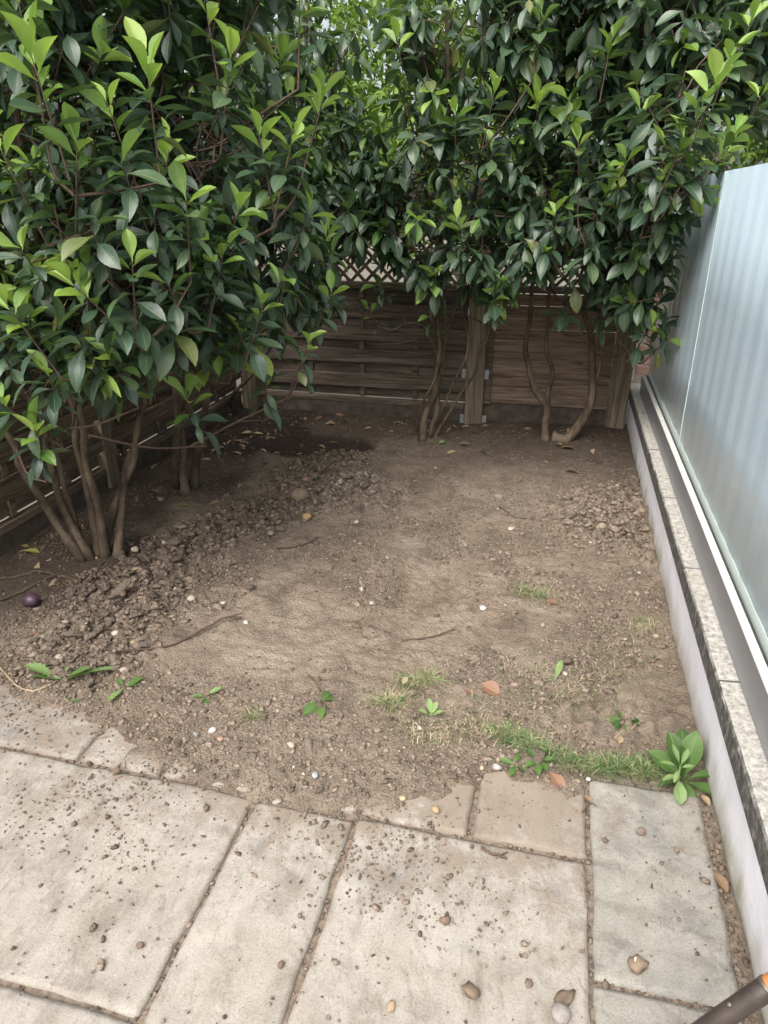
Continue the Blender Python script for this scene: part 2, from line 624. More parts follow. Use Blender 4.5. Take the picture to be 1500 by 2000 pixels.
M['rail'] = mat_plain('aluminium_rail', (0.33, 0.34, 0.365), 0.42, 0.5, 5, 0.10, 0.05, 0.55)
M['rail_top'] = mat_plain('aluminium_cap', (0.74, 0.725, 0.69), 0.45, 0.5, 9, 0.10, 0.05, 0.1)
M['gasket'] = mat_plain('rubber_gasket', (0.055, 0.052, 0.048), 0.7, 0.3, 50, 0.4)

# ------------------------------------------------------------------ ground
WX = 0.553           # face of the garden wall
FX = -2.53           # face of the side fence
FY = 5.38            # face of the back fence

gnd = MB()
R = 60
gnd.add([(-R, -R, -0.2), (R, -R, -0.2), (R, R, -0.2), (-R, R, -0.2)], [(0, 1, 2, 3)])
ground = gnd.obj('ground', mat_plain('far_ground', (0.16, 0.145, 0.115), 0.95, 0.1, 3, 0.3))
ground['kind'] = 'structure'

RIDGE = np.array([(-1.66, 1.93), (-1.70, 2.2), (-1.74, 2.5), (-1.70, 2.8), (-1.58, 3.1), (-1.42, 3.45), (-1.30, 3.8), (-1.36, 4.2)])


def ridge_d(x, y):
    d = np.full(np.shape(x), 9.0)
    for a, b in zip(RIDGE[:-1], RIDGE[1:]):
        ab = b - a
        t = np.clip(((x - a[0]) * ab[0] + (y - a[1]) * ab[1]) / (ab @ ab), 0, 1)
        d = np.minimum(d, np.hypot(x - a[0] - t * ab[0], y - a[1] - t * ab[1]))
    return d


def masks(x, y):
    n = fbm(x, y, 3.0, 3, 40)
    ridge = 1 - sstep(0.10, 0.34, ridge_d(x, y) + 0.10 * n)
    pile = 1 - sstep(0.15, 0.5, np.hypot((x + 1.18) / 1.25, (y - 3.75) / 0.85) + 0.1 * n)
    hole = 1 - sstep(0.20, 0.36, np.hypot((x + 1.62) / 1.25, (y - 4.55) / 0.8) + 0.10 * n)
    right = (1 - sstep(0.25, 0.75, np.hypot((x - 0.42) / 0.75, (y - 3.75) / 1.1) + 0.18 * n))
    return ridge, pile, hole, right


def crumb_map(x, y):
    c = sstep(0.40, 0.62, vnoise(x * 4.5, y * 4.5, 91) * 0.7 + vnoise(x * 11, y * 11, 92) * 0.3)
    f1 = sstep(-1.15, -1.0, x) * (1 - sstep(-0.45, -0.3, x)) * sstep(1.93, 2.0, y) * (1 - sstep(2.28, 2.4, y))
    c = np.maximum(c, sstep(2.05, 1.8, y) * 0.8) * (1 - 0.8 * f1)
    return np.clip(c, 0, 1)


def moist_shade_map(GX, GY):
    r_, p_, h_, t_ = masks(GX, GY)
    return np.clip(0.22 * r_ + 0.98 * h_ + 0.0 * p_ + 0.75 * sstep(3.9, 4.9, GY + 0.3 * fbm(GX, GY, 2, 3, 60)) + 0.75 * sstep(0.25, 0.0, GX + 2.0 + 0.25 * fbm(GX, GY, 3, 3, 61)) * sstep(1.9, 2.3, GY), 0, 1)  # dug soil is moist; back and left terms paint the shrubs' shade


def edge_y(x):
    """front line of the spilt soil"""
    b = np.interp(x, [-2.6, -1.9, -1.45, -1.1, -0.75, -0.45, -0.2, -0.08, 0.18, 0.24, 0.6],
                  [1.76, 1.72, 1.64, 1.55, 1.46, 1.50, 1.60, 1.70, 1.72, 1.79, 1.79])
    return b


def soil_h(x, y):
    ridge, pile, hole, right = masks(x, y)
    h = 0.016 + 0.016 * fbm(x, y, 1.6, 3, 1) + 0.013 * fbm(x, y, 8, 4, 5)
    cr = fbm(x, y, 34, 3, 9)
    lump = np.abs(fbm(x, y, 11, 4, 13))
    rough = np.clip(ridge + 0.9 * pile + right, 0, 1)
    h = h + 0.013 * np.clip(cr, -0.15, 1) * (1 - rough) * (0.35 + 1.3 * vnoise(x * 2.3, y * 2.3, 17)) + rough * (0.062 * lump + 0.036 * cr)
    h = h + ridge * 0.012 + pile * 0.045 - hole * 0.11 + right * 0.012
    # rake and boot-tread marks
    f1 = sstep(-1.15, -1.0, x) * (1 - sstep(-0.5, -0.35, x)) * sstep(1.93, 2.0, y) * (1 - sstep(2.28, 2.4, y))
    h = h + f1 * 0.0034 * np.sin((y + 0.05 * x + 0.02 * fbm(x, y, 4, 2, 21)) * 2 * math.pi / 0.062) * np.clip(2.2 * vnoise(x * 5, y * 5, 8) - 0.6, 0, 1.4)
    f2 = sstep(0.06, 0.12, x) * (1 - sstep(0.42, 0.5, x)) * sstep(1.86, 1.92, y) * (1 - sstep(2.08, 2.2, y))
    h = h + f2 * 0.011 * np.sin((x + 0.012 * fbm(x, y, 5, 2, 22)) * 2 * math.pi / 0.066)
    # rises a little to the fences and dips under the slabs at the front
    h = h + 0.03 * sstep(4.4, 5.4, y) * sstep(-0.5, 0.5, x)
    e = edge_y(x) + 0.10 * fbm(x, y, 5, 5, 50) + 0.05 * fbm(x, y, 22, 3, 55)
    fade = sstep(-0.07, 0.22, y - e)
    h = -0.034 * (1 - sstep(-0.10, 0.0, y - e)) + (h * fade + 0.003 * (1 + cr)) * sstep(-0.05, 0.02, y - e)
    return h


xs = np.arange(FX - 0.06, WX + 0.03, 0.0105)
ys = np.concatenate([np.arange(1.25, 3.2, 0.0095), np.arange(3.2, FY + 0.12, 0.0125)])
GX, GY = np.meshgrid(xs, ys)
GZ = soil_h(GX, GY)
nx, ny = len(xs), len(ys)
idx = np.arange(nx * ny).reshape(ny, nx)
Fq = np.stack([idx[:-1, :-1], idx[:-1, 1:], idx[1:, 1:], idx[1:, :-1]], -1).reshape(-1, 4)
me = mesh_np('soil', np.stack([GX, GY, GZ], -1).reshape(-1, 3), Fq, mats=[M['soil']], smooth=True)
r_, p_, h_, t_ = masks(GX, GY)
moist_shade = moist_shade_map(GX, GY)
at = me.attributes.new('moist_shade', 'FLOAT', 'POINT')
at.data.foreach_set('value', moist_shade.astype(np.float32).ravel())
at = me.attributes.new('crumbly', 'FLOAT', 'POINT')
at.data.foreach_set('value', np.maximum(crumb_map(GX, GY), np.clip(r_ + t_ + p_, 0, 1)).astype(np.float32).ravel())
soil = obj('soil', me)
soil['kind'] = 'structure'


def sz(x, y):
    return float(soil_h(np.array([x]), np.array([y]))[0])


# icosphere templates for clods, crumbs and stones
def ico(sub):
    import bmesh
    bm = bmesh.new()
    bmesh.ops.create_icosphere(bm, subdivisions=sub, radius=1)
    bm.verts.index_update()
    V = np.array([v.co[:] for v in bm.verts])
    F = np.array([[v.index for v in f.verts] for f in bm.faces])
    bm.free()
    return V, F


ICO = {k: ico(k) for k in (1, 2, 3)}


def lump(sub, rough, seed, flat=0.7):
    V, F = ICO[sub]
    r = np.random.default_rng(seed)
    V = V.copy()
    for k in range(5):
        d = r.normal(size=3)
        d /= np.linalg.norm(d)
        V += np.outer(np.clip(V @ d, 0, 1) ** 2, d) * r.uniform(-0.45, 0.35) * rough
    V *= 1 + r.normal(0, 0.10 * rough, (len(V), 1))
    V *= np.array([r.uniform(0.8, 1.25), r.uniform(0.7, 1.0), flat * r.uniform(0.8, 1.1)])
    return V, F


clod_mesh = []
for k in range(10):
    V, F = lump(2, 1.9, 100 + k, 0.68)
    clod_mesh.append(mesh_np('soil_clod', V, Ft=F, mats=[M['clod']]))

cand = []
N = 330000
cx = rng.uniform(FX + 0.05, WX - 0.02, N)
cy = rng.uniform(1.45, FY - 0.05, N)
rm, pm, hm, tm = masks(cx, cy)
dens = np.clip(0.95 * rm + 0.75 * pm + 0.75 * tm + 0.25 * hm + 0.06 + 0.9 * crumb_map(cx, cy), 0, 1) * (1 - 0.6 * sstep(3.0, 4.2, cy) * (1 - np.clip(rm + tm + pm, 0, 1))) * sstep(-0.05, 0.05, cy - edge_y(cx))
keep = rng.uniform(size=N) < dens * 0.40
cx, cy, rm, pm, tm = cx[keep], cy[keep], rm[keep], pm[keep], tm[keep]
patch = crumb_map(cx, cy)
size = np.exp(rng.normal(math.log(0.0029), 0.55, len(cx))) * (1 + 0.22 * patch * sstep(3.4, 2.2, cy)) * (1 + 1.35 * np.clip(rm + 0.8 * tm + 0.45 * pm, 0, 1))
size = np.minimum(size, 0.030)
cz = soil_h(cx, cy)
order = np.argsort(-size / np.maximum(cy, 1.5))
big = order[:300]
for i in big:
    o = obj('soil_clod', clod_mesh[i % 10], soil, (cx[i], cy[i], cz[i] + size[i] * 0.12))
    s = size[i]
    o.scale = (s * random.uniform(0.9, 1.4), s * random.uniform(0.8, 1.2), s * random.uniform(0.5, 0.85))
    o.rotation_euler = (random.uniform(-0.5, 0.5), random.uniform(-0.5, 0.5), random.uniform(0, 6.28))


def scatter(name, X, Y, Z, Sz, parent, rmin=0.0, rmax=1.0, dark=None):
    Vs, Fs, Rs, n = [], [], [], 0
    X, Y, Z, Sz = map(np.asarray, (X, Y, Z, Sz))
    for t in range(8):
        V, F = lump(1, 1.7, 300 + t, 0.72)
        q = np.arange(t, len(X), 8)
        a = rng.uniform(0, 6.28, len(q))
        c, s_ = np.cos(a)[:, None], np.sin(a)[:, None]
        P = V[None] * Sz[q][:, None, None]
        W = np.stack([P[..., 0] * c - P[..., 1] * s_ + X[q][:, None], P[..., 0] * s_ + P[..., 1] * c + Y[q][:, None], P[..., 2] + (Z[q] + 0.2 * Sz[q])[:, None]], -1)
        Vs.append(W.reshape(-1, 3))
        Fs.append((F[None] + (n + np.arange(len(q)) * len(V))[:, None, None]).reshape(-1, 3))
        rv = rng.uniform(rmin, rmax, len(q))
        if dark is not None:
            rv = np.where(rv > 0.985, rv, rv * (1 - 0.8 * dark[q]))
        Rs.append(np.repeat(rv, len(V)))
        n += len(q) * len(V)
    me = mesh_np(name, np.vstack(Vs), Ft=np.vstack(Fs), mats=[M['crumb']], rnd=np.concatenate(Rs))
    return obj(name, me, parent)


rest = order[300:]
o = scatter('loose_crumbs', cx[rest], cy[rest], cz[rest], size[rest], soil, dark=np.clip(moist_shade_map(cx[rest], cy[rest]) + 0.2 * rm[rest] + 0.1 * tm[rest] - 0.3 * pm[rest], 0, 1))  # crumbs darken with the same damp and painted canopy shade
o['kind'] = 'stuff'

# ------------------------------------------------------------------ patio
bed = MB()
bed.add([(FX - 0.05, -2.5, -0.015), (WX + 0.02, -2.5, -0.015), (WX + 0.02, 1.80, -0.015), (FX - 0.05, 1.80, -0.015)], [(0, 1, 2, 3)])
patio = bed.obj('patio', M['joint'])
patio['kind'] = 'structure'
G = 0.0085
SLABS = [  # x0, x1, y0, y1, grey
    (-1.655, -0.735, 0.805, 1.447, 0), (-0.735, -0.431, 0.50, 1.436, 0), (-0.431, 0.206, 0.48, 1.447, 0),
    (0.206, 0.532, 1.122, 1.762, 1), (0.206, 0.532, 0.18, 1.122, 1),
    (-0.113, 0.206, 1.447, 1.765, 0), (-0.431, -0.113, 1.447, 1.765, 0), (-1.058, -0.431, 1.447, 1.765, 0),
    (-1.346, -1.058, 1.447, 1.765, 0), (-1.97, -1.346, 1.447, 1.765, 0), (-2.53, -1.97, 1.447, 1.765, 0),
    (-1.655, -0.735, 0.16, 0.805, 0), (-2.53, -1.655, 0.805, 1.447, 0), (-2.53, -1.655, 0.16, 0.805, 0),
    (-0.735, -0.431, -0.45, 0.50, 0), (-0.431, 0.206, -0.45, 0.48, 0), (0.206, 0.532, -0.45, 0.18, 1),
    (-1.655, -0.735, -0.45, 0.16, 0), (-2.53, -1.655, -0.45, 0.16, 0)]
for k, (x0, x1, y0, y1, grey) in enumerate(SLABS):
    x0 += G; x1 -= G; y0 += G; y1 -= G
    a = np.linspace(x0, x1, max(8, int((x1 - x0) / 0.012)))
    b = np.linspace(y0, y1, max(8, int((y1 - y0) / 0.012)))
    X, Y = np.meshgrid(a, b)
    # hand-dressed edges wander a few millimetres
    ex = np.minimum(X - x0, x1 - X)
    ey = np.minimum(Y - y0, y1 - Y)
    wx = 0.006 * fbm(Y, X * 0 + k, 9, 3, 70 + k) * (1 - sstep(0, 0.05, ex))
    wy = 0.006 * fbm(X, Y * 0 + k, 9, 3, 90 + k) * (1 - sstep(0, 0.05, ey))
    Zt = 0.0035 * fbm(X, Y, 4, 4, 110 + k) + 0.0016 * fbm(X, Y, 24, 3, 130 + k)
    terr = fbm(X, Y * 0.45, 5, 3, 150 + k)
    Zt = Zt + 0.0018 * np.floor(terr * 3)                 # riven layers
    ed = np.minimum(ex, ey) + 0.004 * fbm(X, Y, 30, 2, 170 + k)
    Zt = Zt - 0.004 * (1 - sstep(-0.002, 0.010, ed)) - 0.001
    V = np.stack([X + wx, Y + wy, Zt], -1)
    m, n = len(b), len(a)
    I = np.arange(m * n).reshape(m, n)
    Fq = np.stack([I[:-1, :-1], I[:-1, 1:], I[1:, 1:], I[1:, :-1]], -1).reshape(-1, 4)
    ring = np.concatenate([I[0, :-1], I[:-1, -1], I[-1, :0:-1], I[:0:-1, 0]])
    V = V.reshape(-1, 3)
    low = V[ring].copy()
    low[:, 2] = -0.035
    j = np.arange(len(ring)) + len(V)
    sk = np.stack([np.roll(ring, -1), ring, j, np.roll(j, -1)], -1)
    me = mesh_np('paving_slab', np.vstack([V, low]), np.vstack([Fq, sk]), mats=[M['slab_grey'] if grey else M['slab']], smooth=True)
    obj('paving_slab', me, patio)

# crumbs of soil trodden over the slabs and lying in the joints
N = 9000
px = rng.uniform(FX + 0.1, 0.53, N)
py = edge_y(px) + 0.04 - np.abs(rng.normal(0, 0.33, N))
cl = vnoise(px * 5, py * 5, 77) ** 3 * 2.4 + 0.05
keep = (rng.uniform(size=N) < cl * np.where(px > 0.2, 0.35, 1.0)) & (py > 0.4)
px, py = px[keep], py[keep]
pz = np.full(len(px), 0.001)
ps = np.exp(rng.normal(math.log(0.0022), 0.55, len(px)))
ps = np.minimum(ps, 0.010)
jx, jy = [], []
for x0, x1, y0, y1, g_ in SLABS[:8]:
    n = int((x1 - x0 + y1 - y0) * 110)
    for _ in range(n):
        if random.random() < 0.5:
            jx.append(random.choice((x0, x1)) + random.gauss(0, 0.005)); jy.append(random.uniform(y0, y1))
        else:
            jx.append(random.uniform(x0, x1)); jy.append(random.choice((y0, y1)) + random.gauss(0, 0.005))
jx, jy = np.array(jx), np.array(jy)
gx_ = rng.uniform(0.528, 0.556, 500)
gy_ = rng.uniform(0.5, 1.8, 500)
X = np.concatenate([px, jx, gx_]); Y = np.concatenate([py, jy, gy_])
Z = np.concatenate([pz, np.full(len(jx), -0.013), np.full(500, -0.014)])
Q = np.concatenate([ps, np.exp(rng.normal(math.log(0.0042), 0.35, len(jx) + 500))])
o = scatter('slab_crumbs', X, Y, Z, Q, patio, 0.0, 0.72)
o['kind'] = 'stuff'

# ------------------------------------------------------------------ garden wall and glass screen
wall = bpy.data.objects.new('garden_wall', None)
COL.objects.link(wall)
wall.location = (WX + 0.1, 2.4, 0)
tag(wall, 'low white rendered garden wall with weathered concrete coping along the soil bed', 'wall')


def under(parent, o):
    o.parent = parent
    o.matrix_parent_inverse = parent.matrix_basis.inverted()
    return o


Y0, Y1 = -0.5, 5.75
ya = np.arange(Y0, Y1, 0.03)
za = np.linspace(-0.08, 0.226, 14)
A, B = np.meshgrid(ya, za)
Xf = WX + 0.004 * fbm(A, B, 2.5, 4, 201) + 0.0025 * fbm(A, B, 16, 3, 205) + 0.016 * sstep(0.03, -0.02, B + 0.03 * fbm(A, B, 6, 3, 207))
I = np.arange(A.size).reshape(A.shape)
Fq = np.stack([I[:-1, :-1], I[1:, :-1], I[1:, 1:], I[:-1, 1:]], -1).reshape(-1, 4)
V = np.stack([Xf, A, B], -1).reshape(-1, 3)
n0 = len(V)
V = np.vstack([V, [(WX + .22, Y0, -.08), (WX + .22, ya[-1], -.08), (WX + .22, Y0, .226), (WX + .22, ya[-1], .226)]])
Fq = np.vstack([Fq, [(n0, n0 + 2, n0 + 3, n0 + 1), (I[-1, 0], I[-1, -1], n0 + 3, n0 + 2), (I[0, 0], I[-1, 0], n0 + 2, n0), (I[0, -1], n0 + 1, n0 + 3, I[-1, -1])]])
under(wall, obj('rendered_face', mesh_np('rendered_face', V, Fq, mats=[M['render']], smooth=False)))
cj = [-0.5, 0.42, 1.20, 1.90, 2.62, 3.35, 4.08, 4.85, 5.74]
for k in range(len(cj) - 1):
    a, b = cj[k] + 0.004, cj[k + 1] - 0.004
    yy = np.linspace(a, b, 40)
    prof = [(WX - 0.003, 0.2265), (WX - 0.006, 0.302), (WX - 0.001, 0.309), (WX + 0.03, 0.311), (WX + 0.06, 0.312), (WX + 0.20, 0.312), (WX + 0.20, 0.2265)]
    V = []
    for y in yy:
        for q, (x, z) in enumerate(prof):
            amp = 1.0 if q in (1, 2, 3, 4) else 0.3
            V.append((x + amp * 0.0014 * float(fbm(np.array([y]), np.array([q * .37]), 18, 3, 220 + k)[0]), y, z + amp * 0.0018 * float(fbm(np.array([y]), np.array([q * .51 + 9]), 22, 3, 240 + k)[0])))
    m = len(prof)
    F = [(i * m + q, (i + 1) * m + q, (i + 1) * m + (q + 1) % m, i * m + (q + 1) % m) for i in range(len(yy) - 1) for q in range(m)]
    me = bpy.data.meshes.new('coping_stone')
    me.from_pydata(V, [], F + [tuple(range(m)), tuple((len(yy) - 1) * m + q for q in reversed(range(m)))])
    me.materials.append(M['coping'])
    under(wall, obj('coping_stone', me))

screen = bpy.data.objects.new('glass_screen', None)
COL.objects.link(screen)
screen.location = (0.62, 2.4, 0.312)
tag(screen, 'frosted pale blue glass screen in a grey aluminium channel on the low wall', 'glass screen')
RX = 0.604
ch = MB()
ch.box((RX, Y0, 0.3135), (RX + 0.026, 5.42, 0.442), 0.002)
ch.box((RX + 0.05, Y0, 0.3135), (RX + 0.075, 5.42, 0.442), 0.002)
under(screen, ch.obj('channel', M['rail']))
cp = MB().box((RX - 0.0015, Y0, 0.443), (RX + 0.025, 5.42, 0.4475), 0.001)
under(screen, cp.obj('channel_cap', M['rail_top']))
under(screen, MB().box((RX + 0.0255, Y0, 0.40), (RX + 0.0335, 5.42, 0.4465), 0.001).obj('gasket', M['gasket']))

kg = NT('frosted_glass')
co = kg.coord('World')
dust = kg.noise(co, 5, 6, 0.7, stretch=(1, 1, 0.25))
run = kg.noise(co, 26, 4, 0.7, stretch=(1, 1, 0.06))
gc = kg.ramp(dust, [(0.36, (0.64, 0.80, 0.91)), (0.64, (0.71, 0.86, 0.96))])
gc = kg.mix(kg.math('MULTIPLY', kg.step(run, 0.52, 0.68), 0.14), gc, (0.60, 0.64, 0.64))
kg.done(gc, 0.30, None, 0.45)
kg.b.inputs['Transmission Weight'].default_value = 0.08
kg.b.inputs['IOR'].default_value = 1.15
kg.b.inputs['Coat Weight'].default_value = 0.7
kg.b.inputs['Coat Roughness'].default_value = 0.24
tl = kg.n('ShaderNodeBsdfTranslucent')
kg.l(kg.mix(0.5, gc, (0.93, 0.98, 1.0)), tl.inputs['Color'])
mx = kg.n('ShaderNodeMixShader')
mx.inputs[0].default_value = 0.06
kg.l(kg.b.outputs[0], mx.inputs[1])
kg.l(tl.outputs[0], mx.inputs[2])
kg.l(mx.outputs[0], kg.out.inputs['Surface'])
M['frost'] = kg.m
kc = NT('clear_glass')
kc.b.inputs['Transmission Weight'].default_value = 1.0
kc.b.inputs['IOR'].default_value = 1.12
M['clear'] = kc.done((0.93, 0.98, 0.98), 0.02, None, 0.3)
k2 = NT('clear_edge_glass')
k2.b.inputs['Transmission Weight'].default_value = 0.05
M['edge'] = k2.done((0.60, 0.70, 0.66), 0.25, None, 0.5)
for a, b in ((3.735, 5.40), (1.72, 3.722), (-0.3, 1.707)):
    # flutes added to the garden face to shade as soft stripes, clear flat back
    yy = np.linspace(a, b, int((b - a) / 0.012))
    zz2 = np.array([0.484, 0.8, 1.2, 1.722])
    YY, ZZ = np.meshgrid(yy, zz2)
    XX = 0.6425 + 0.0010 * np.sin(YY * 2 * math.pi / 0.19) + 0.00012 * np.sin(YY * 2 * math.pi / 0.071 + 1)
    n0 = YY.size
    I = np.arange(n0).reshape(YY.shape)
    V = np.vstack([np.stack([XX, YY, ZZ], -1).reshape(-1, 3), [(0.6525, a, 0.484), (0.6525, b, 0.484), (0.6525, a, 1.722), (0.6525, b, 1.722)]])
    Fq = np.stack([I[:-1, :-1], I[1:, :-1], I[1:, 1:], I[:-1, 1:]], -1).reshape(-1, 4).tolist()
    nf = len(Fq)
    rest_ = [(n0, n0 + 1, n0 + 3, n0 + 2), tuple(I[-1, :]) + (n0 + 3, n0 + 2), tuple(I[0, ::-1]) + (n0, n0 + 1), tuple(I[::-1, 0]) + (n0, n0 + 2), tuple(I[:, -1]) + (n0 + 3, n0 + 1)]
    me = bpy.data.meshes.new('glass_panel')
    me.from_pydata([tuple(map(float, v)) for v in V], [], [tuple(int(q) for q in f) for f in Fq + rest_])
    import bmesh
    bm = bmesh.new()
    bm.from_mesh(me)
    bmesh.ops.recalc_face_normals(bm, faces=bm.faces[:])
    bm.to_mesh(me)
    bm.free()
    me.materials.append(M['frost'])
    me.materials.append(M['clear'])
    for q, f in enumerate(me.polygons):                       # etched on the garden side, clear on the other
        f.material_index = 0 if q < nf else 1
        f.use_smooth = q < nf
    gp = under(screen, obj('glass_panel', me))
    under(screen, MB().box((0.640, a, 0.41), (0.653, b, 0.4835), 0.001).obj('clear_glass_strip', M['edge']))
    e1 = MB().box((0.6400, a - 0.0045, 0.46), (0.6530, a - 0.0005, 1.7225), 0.0)
    under(screen, e1.obj('glass_edge', mat_plain('polished_edge', (0.62, 0.76, 0.78), 0.2, 0.6, 8, 0.03, 0.0)))

# pale slatted fence on the far side of the glass
nb = bpy.data.objects.new('slatted_fence', None)
COL.objects.link(nb)
nb.location = (1.3, 2.5, -0.1)
tag(nb, 'pale blue painted slatted fence blurred behind the frosted glass', 'fence')
mp_ = mat_plain('pale_blue_paint', (0.74, 0.82, 0.87), 0.7, 0.3, 12, 0.08)
for i in range(40):
    y = -0.4 + i * 0.152
    under(nb, MB().box((1.285, y, -0.0595), (1.305, y + 0.118, 1.66), 0.003).obj('slat', mp_))
for z in (0.3, 1.3):
    under(nb, MB().box((1.3055, -0.45, z), (1.35, 5.7, z + 0.08), 0.003).obj('rail', mp_))

bounce_ground = MB().box((WX + 0.225, -2.0, -0.12), (3.2, 5.75, -0.06), 0.01).obj('bounce_ground', mat_plain('pale_bounce', (0.52, 0.52, 0.50), 0.9, 0.2, 4, 0.2))  # unseen pale ground added behind the glass to bounce light
bounce_ground['kind'] = 'structure'

# brick pier just beyond the far end of the glass
pier = bpy.data.objects.new('brick_pier', None)
COL.objects.link(pier)
pier.location = (0.8, 5.9, -0.06)
tag(pier, 'pinkish brick pier glimpsed between corner post and far end of the glass', 'pier')
MBK = mat_plain('pink_brick', (0.42, 0.26, 0.20), 0.9, 0.2, 40, 0.25)
MMO = mat_plain('pale_mortar', (0.48, 0.44, 0.38), 0.95, 0.1, 60, 0.2)
under(pier, MB().box((0.605, 5.785, -0.09), (1.095, 6.015, 1.70)).obj('mortar', MMO))
bk = MB().box((-0.106, -0.125, -0.032), (0.106, 0.125, 0.032), 0.003).mesh('brick', MBK)
for q in range(23):
    for x in ((0.706, 0.930) if q % 2 == 0 else (0.594 + 0.112, 0.930)):
        o = obj('brick', bk)
        o.location = (x + (0.04 if q % 2 else 0), 5.9, -0.055 + 0.0765 * q)
        under(pier, o)
under(pier, MB().box((0.56, 5.74, 1.701), (1.14, 6.06, 1.76), 0.006).obj('capping', MMO))

# ------------------------------------------------------------------ timber fences
def board(parent, name, a, b, mat, c=0.003, rot=0.0):
    a, b = np.array(a, float), np.array(b, float)
    mid = (a + b) / 2
    o = MB().box(a - mid, b - mid, c).obj(name, mat)
    o.location = Vector(mid) - parent.location
    o.parent = parent
    if rot:
        o.rotation_euler = (0, rot, 0) if abs(b[0] - a[0]) > abs(b[1] - a[1]) else (rot, 0, 0)
    return o


def trellis(parent, p0, p1, z0, z1, yoff, axis):
    L = p1 - p0
    H = z1 - z0
    s = 0.115
    for sgn in (1, -1):
        k = -H
        while k < L:
            t0, t1 = max(0, k), min(L, k + H)
            if t1 - t0 > 0.05:
                za, zb = z0 + (t0 - k), z0 + (t1 - k)
                if sgn < 0:
                    za, zb = z1 - (t0 - k), z1 - (t1 - k)
                ln = math.hypot(t1 - t0, zb - za)
                b = MB().box((-ln / 2, -0.004, -0.012), (ln / 2, 0.004, 0.012))
                o = b.obj('trellis_slat', M['board'])
                o.parent = parent
                ang = math.atan2(zb - za, t1 - t0)
                c = p0 + (t0 + t1) / 2
                off = yoff + (0.0043 if sgn > 0 else -0.0043)
                if axis == 'x':
                    o.location = Vector((c, off, (za + zb) / 2)) - parent.location
                    o.rotation_euler = (0, -ang, 0)
                else:
                    o.location = Vector((off, c, (za + zb) / 2)) - parent.location
                    o.rotation_euler = Matrix.Rotation(math.pi / 2, 3, 'Z').to_euler()
                    o.rotation_euler = (Matrix.Rotation(math.pi / 2, 3, 'Z') @ Matrix.Rotation(-ang, 3, 'Y')).to_euler()
            k += s


back = bpy.data.objects.new('timber_fence', None)
COL.objects.link(back)
back.location = (-1.0, FY, 0)
tag(back, 'dark brown timber fence with trellis top along the back of the bed', 'fence')
ZB = [(0.785, 0.885), (0.612, 0.716), (0.436, 0.540), (0.245, 0.352)]
XL, XR = -2.50, -0.675
for z0, z1 in ZB:
    board(back, 'board', (XL, FY - 0.002, z0), (XR, FY + 0.016, z1), M['board'], rot=random.uniform(-0.004, 0.004))
for z0, z1 in ((0.872, 0.995), (0.70, 0.80), (0.525, 0.628), (0.338, 0.45), (0.166, 0.258)):
    board(back, 'board', (XL, FY + 0.042, z0), (XR, FY + 0.058, z1), M['board'], rot=random.uniform(-0.003, 0.003))
for x in np.arange(XL + 0.12, XR, 0.43):
    board(back, 'batten', (x, FY + 0.0165, 0.166), (x + 0.042, FY + 0.0415, 0.998), M['board'])
board(back, 'rail', (XL, FY - 0.004, 1.0), (XR, FY + 0.062, 1.045), M['board'])
board(back, 'rail', (XL, FY + 0.0, 0.118), (XR, FY + 0.05, 0.158), M['board'], rot=0.004)
board(back, 'gravel_board', (XL, FY + 0.005,  -0.19), (XR, FY + 0.045, 0.116), M['gravel_board'])
board(back, 'rail', (XL, FY - 0.004, 1.62), (XR, FY + 0.05, 1.66), M['board'])
trellis(back, XL, XR, 1.045, 1.62, FY + 0.025, 'x')
# right-hand panel, its boards almost flush
RL, RR = -0.526, 0.388
FR = FY + 0.05
zz = [0.165, 0.295, 0.383, 0.483, 0.566, 0.652, 0.734, 0.818, 0.90, 0.985]
for k in range(len(zz) - 1):
    d = 0.0 if k % 2 == 0 else 0.017
    board(back, 'board', (RL, FR + d, zz[k] + 0.003 - (0.006 if k % 2 else 0)), (RR, FR + d + 0.016, zz[k + 1] - 0.002), M['board_r'], rot=random.uniform(-0.004, 0.004))
board(back, 'batten', (RL - 0.006, FR - 0.021, 0.162), (RL + 0.05, FR - 0.001, 0.99), M['board'])
board(back, 'rail', (RL, FR - 0.02, 0.992), (RR, FR + 0.05, 1.04), M['board'])
board(back, 'gravel_board', (RL, FR + 0.02, -0.19), (RR, FR + 0.06, 0.163), M['gravel_board'])
board(back, 'rail', (RL, FR - 0.01, 1.62), (RR, FR + 0.045, 1.66), M['board'])
trellis(back, RL, RR, 1.04, 1.62, FR + 0.02, 'x')
for x0, x1, y in ((-0.668, -0.528, FY - 0.035), (0.395, 0.535, FY + 0.03), (-2.51, -2.375, FY - 0.06)):
    p = board(back, 'post', (x0, y, -0.19), (x1, y + 0.13, 1.74), M['post'], 0.006)
    if x0 == -0.668:
        for xx in (-0.700, -0.526):
            for z in (0.40, 0.045):
                b = MB().box((xx, y + 0.012, z - 0.036), (xx + 0.030, y + 0.016, z + 0.036), 0.001)
                b.box((xx + 0.011, y + 0.0095, z + 0.010), (xx + 0.019, y + 0.012, z + 0.018), 0.001)
                b.box((xx + 0.011, y + 0.0095, z - 0.020), (xx + 0.019, y + 0.012, z - 0.012), 0.001)
                o = b.obj('bracket', M['zinc'])
                o.parent = p
                o.location = -(p.location + back.location)

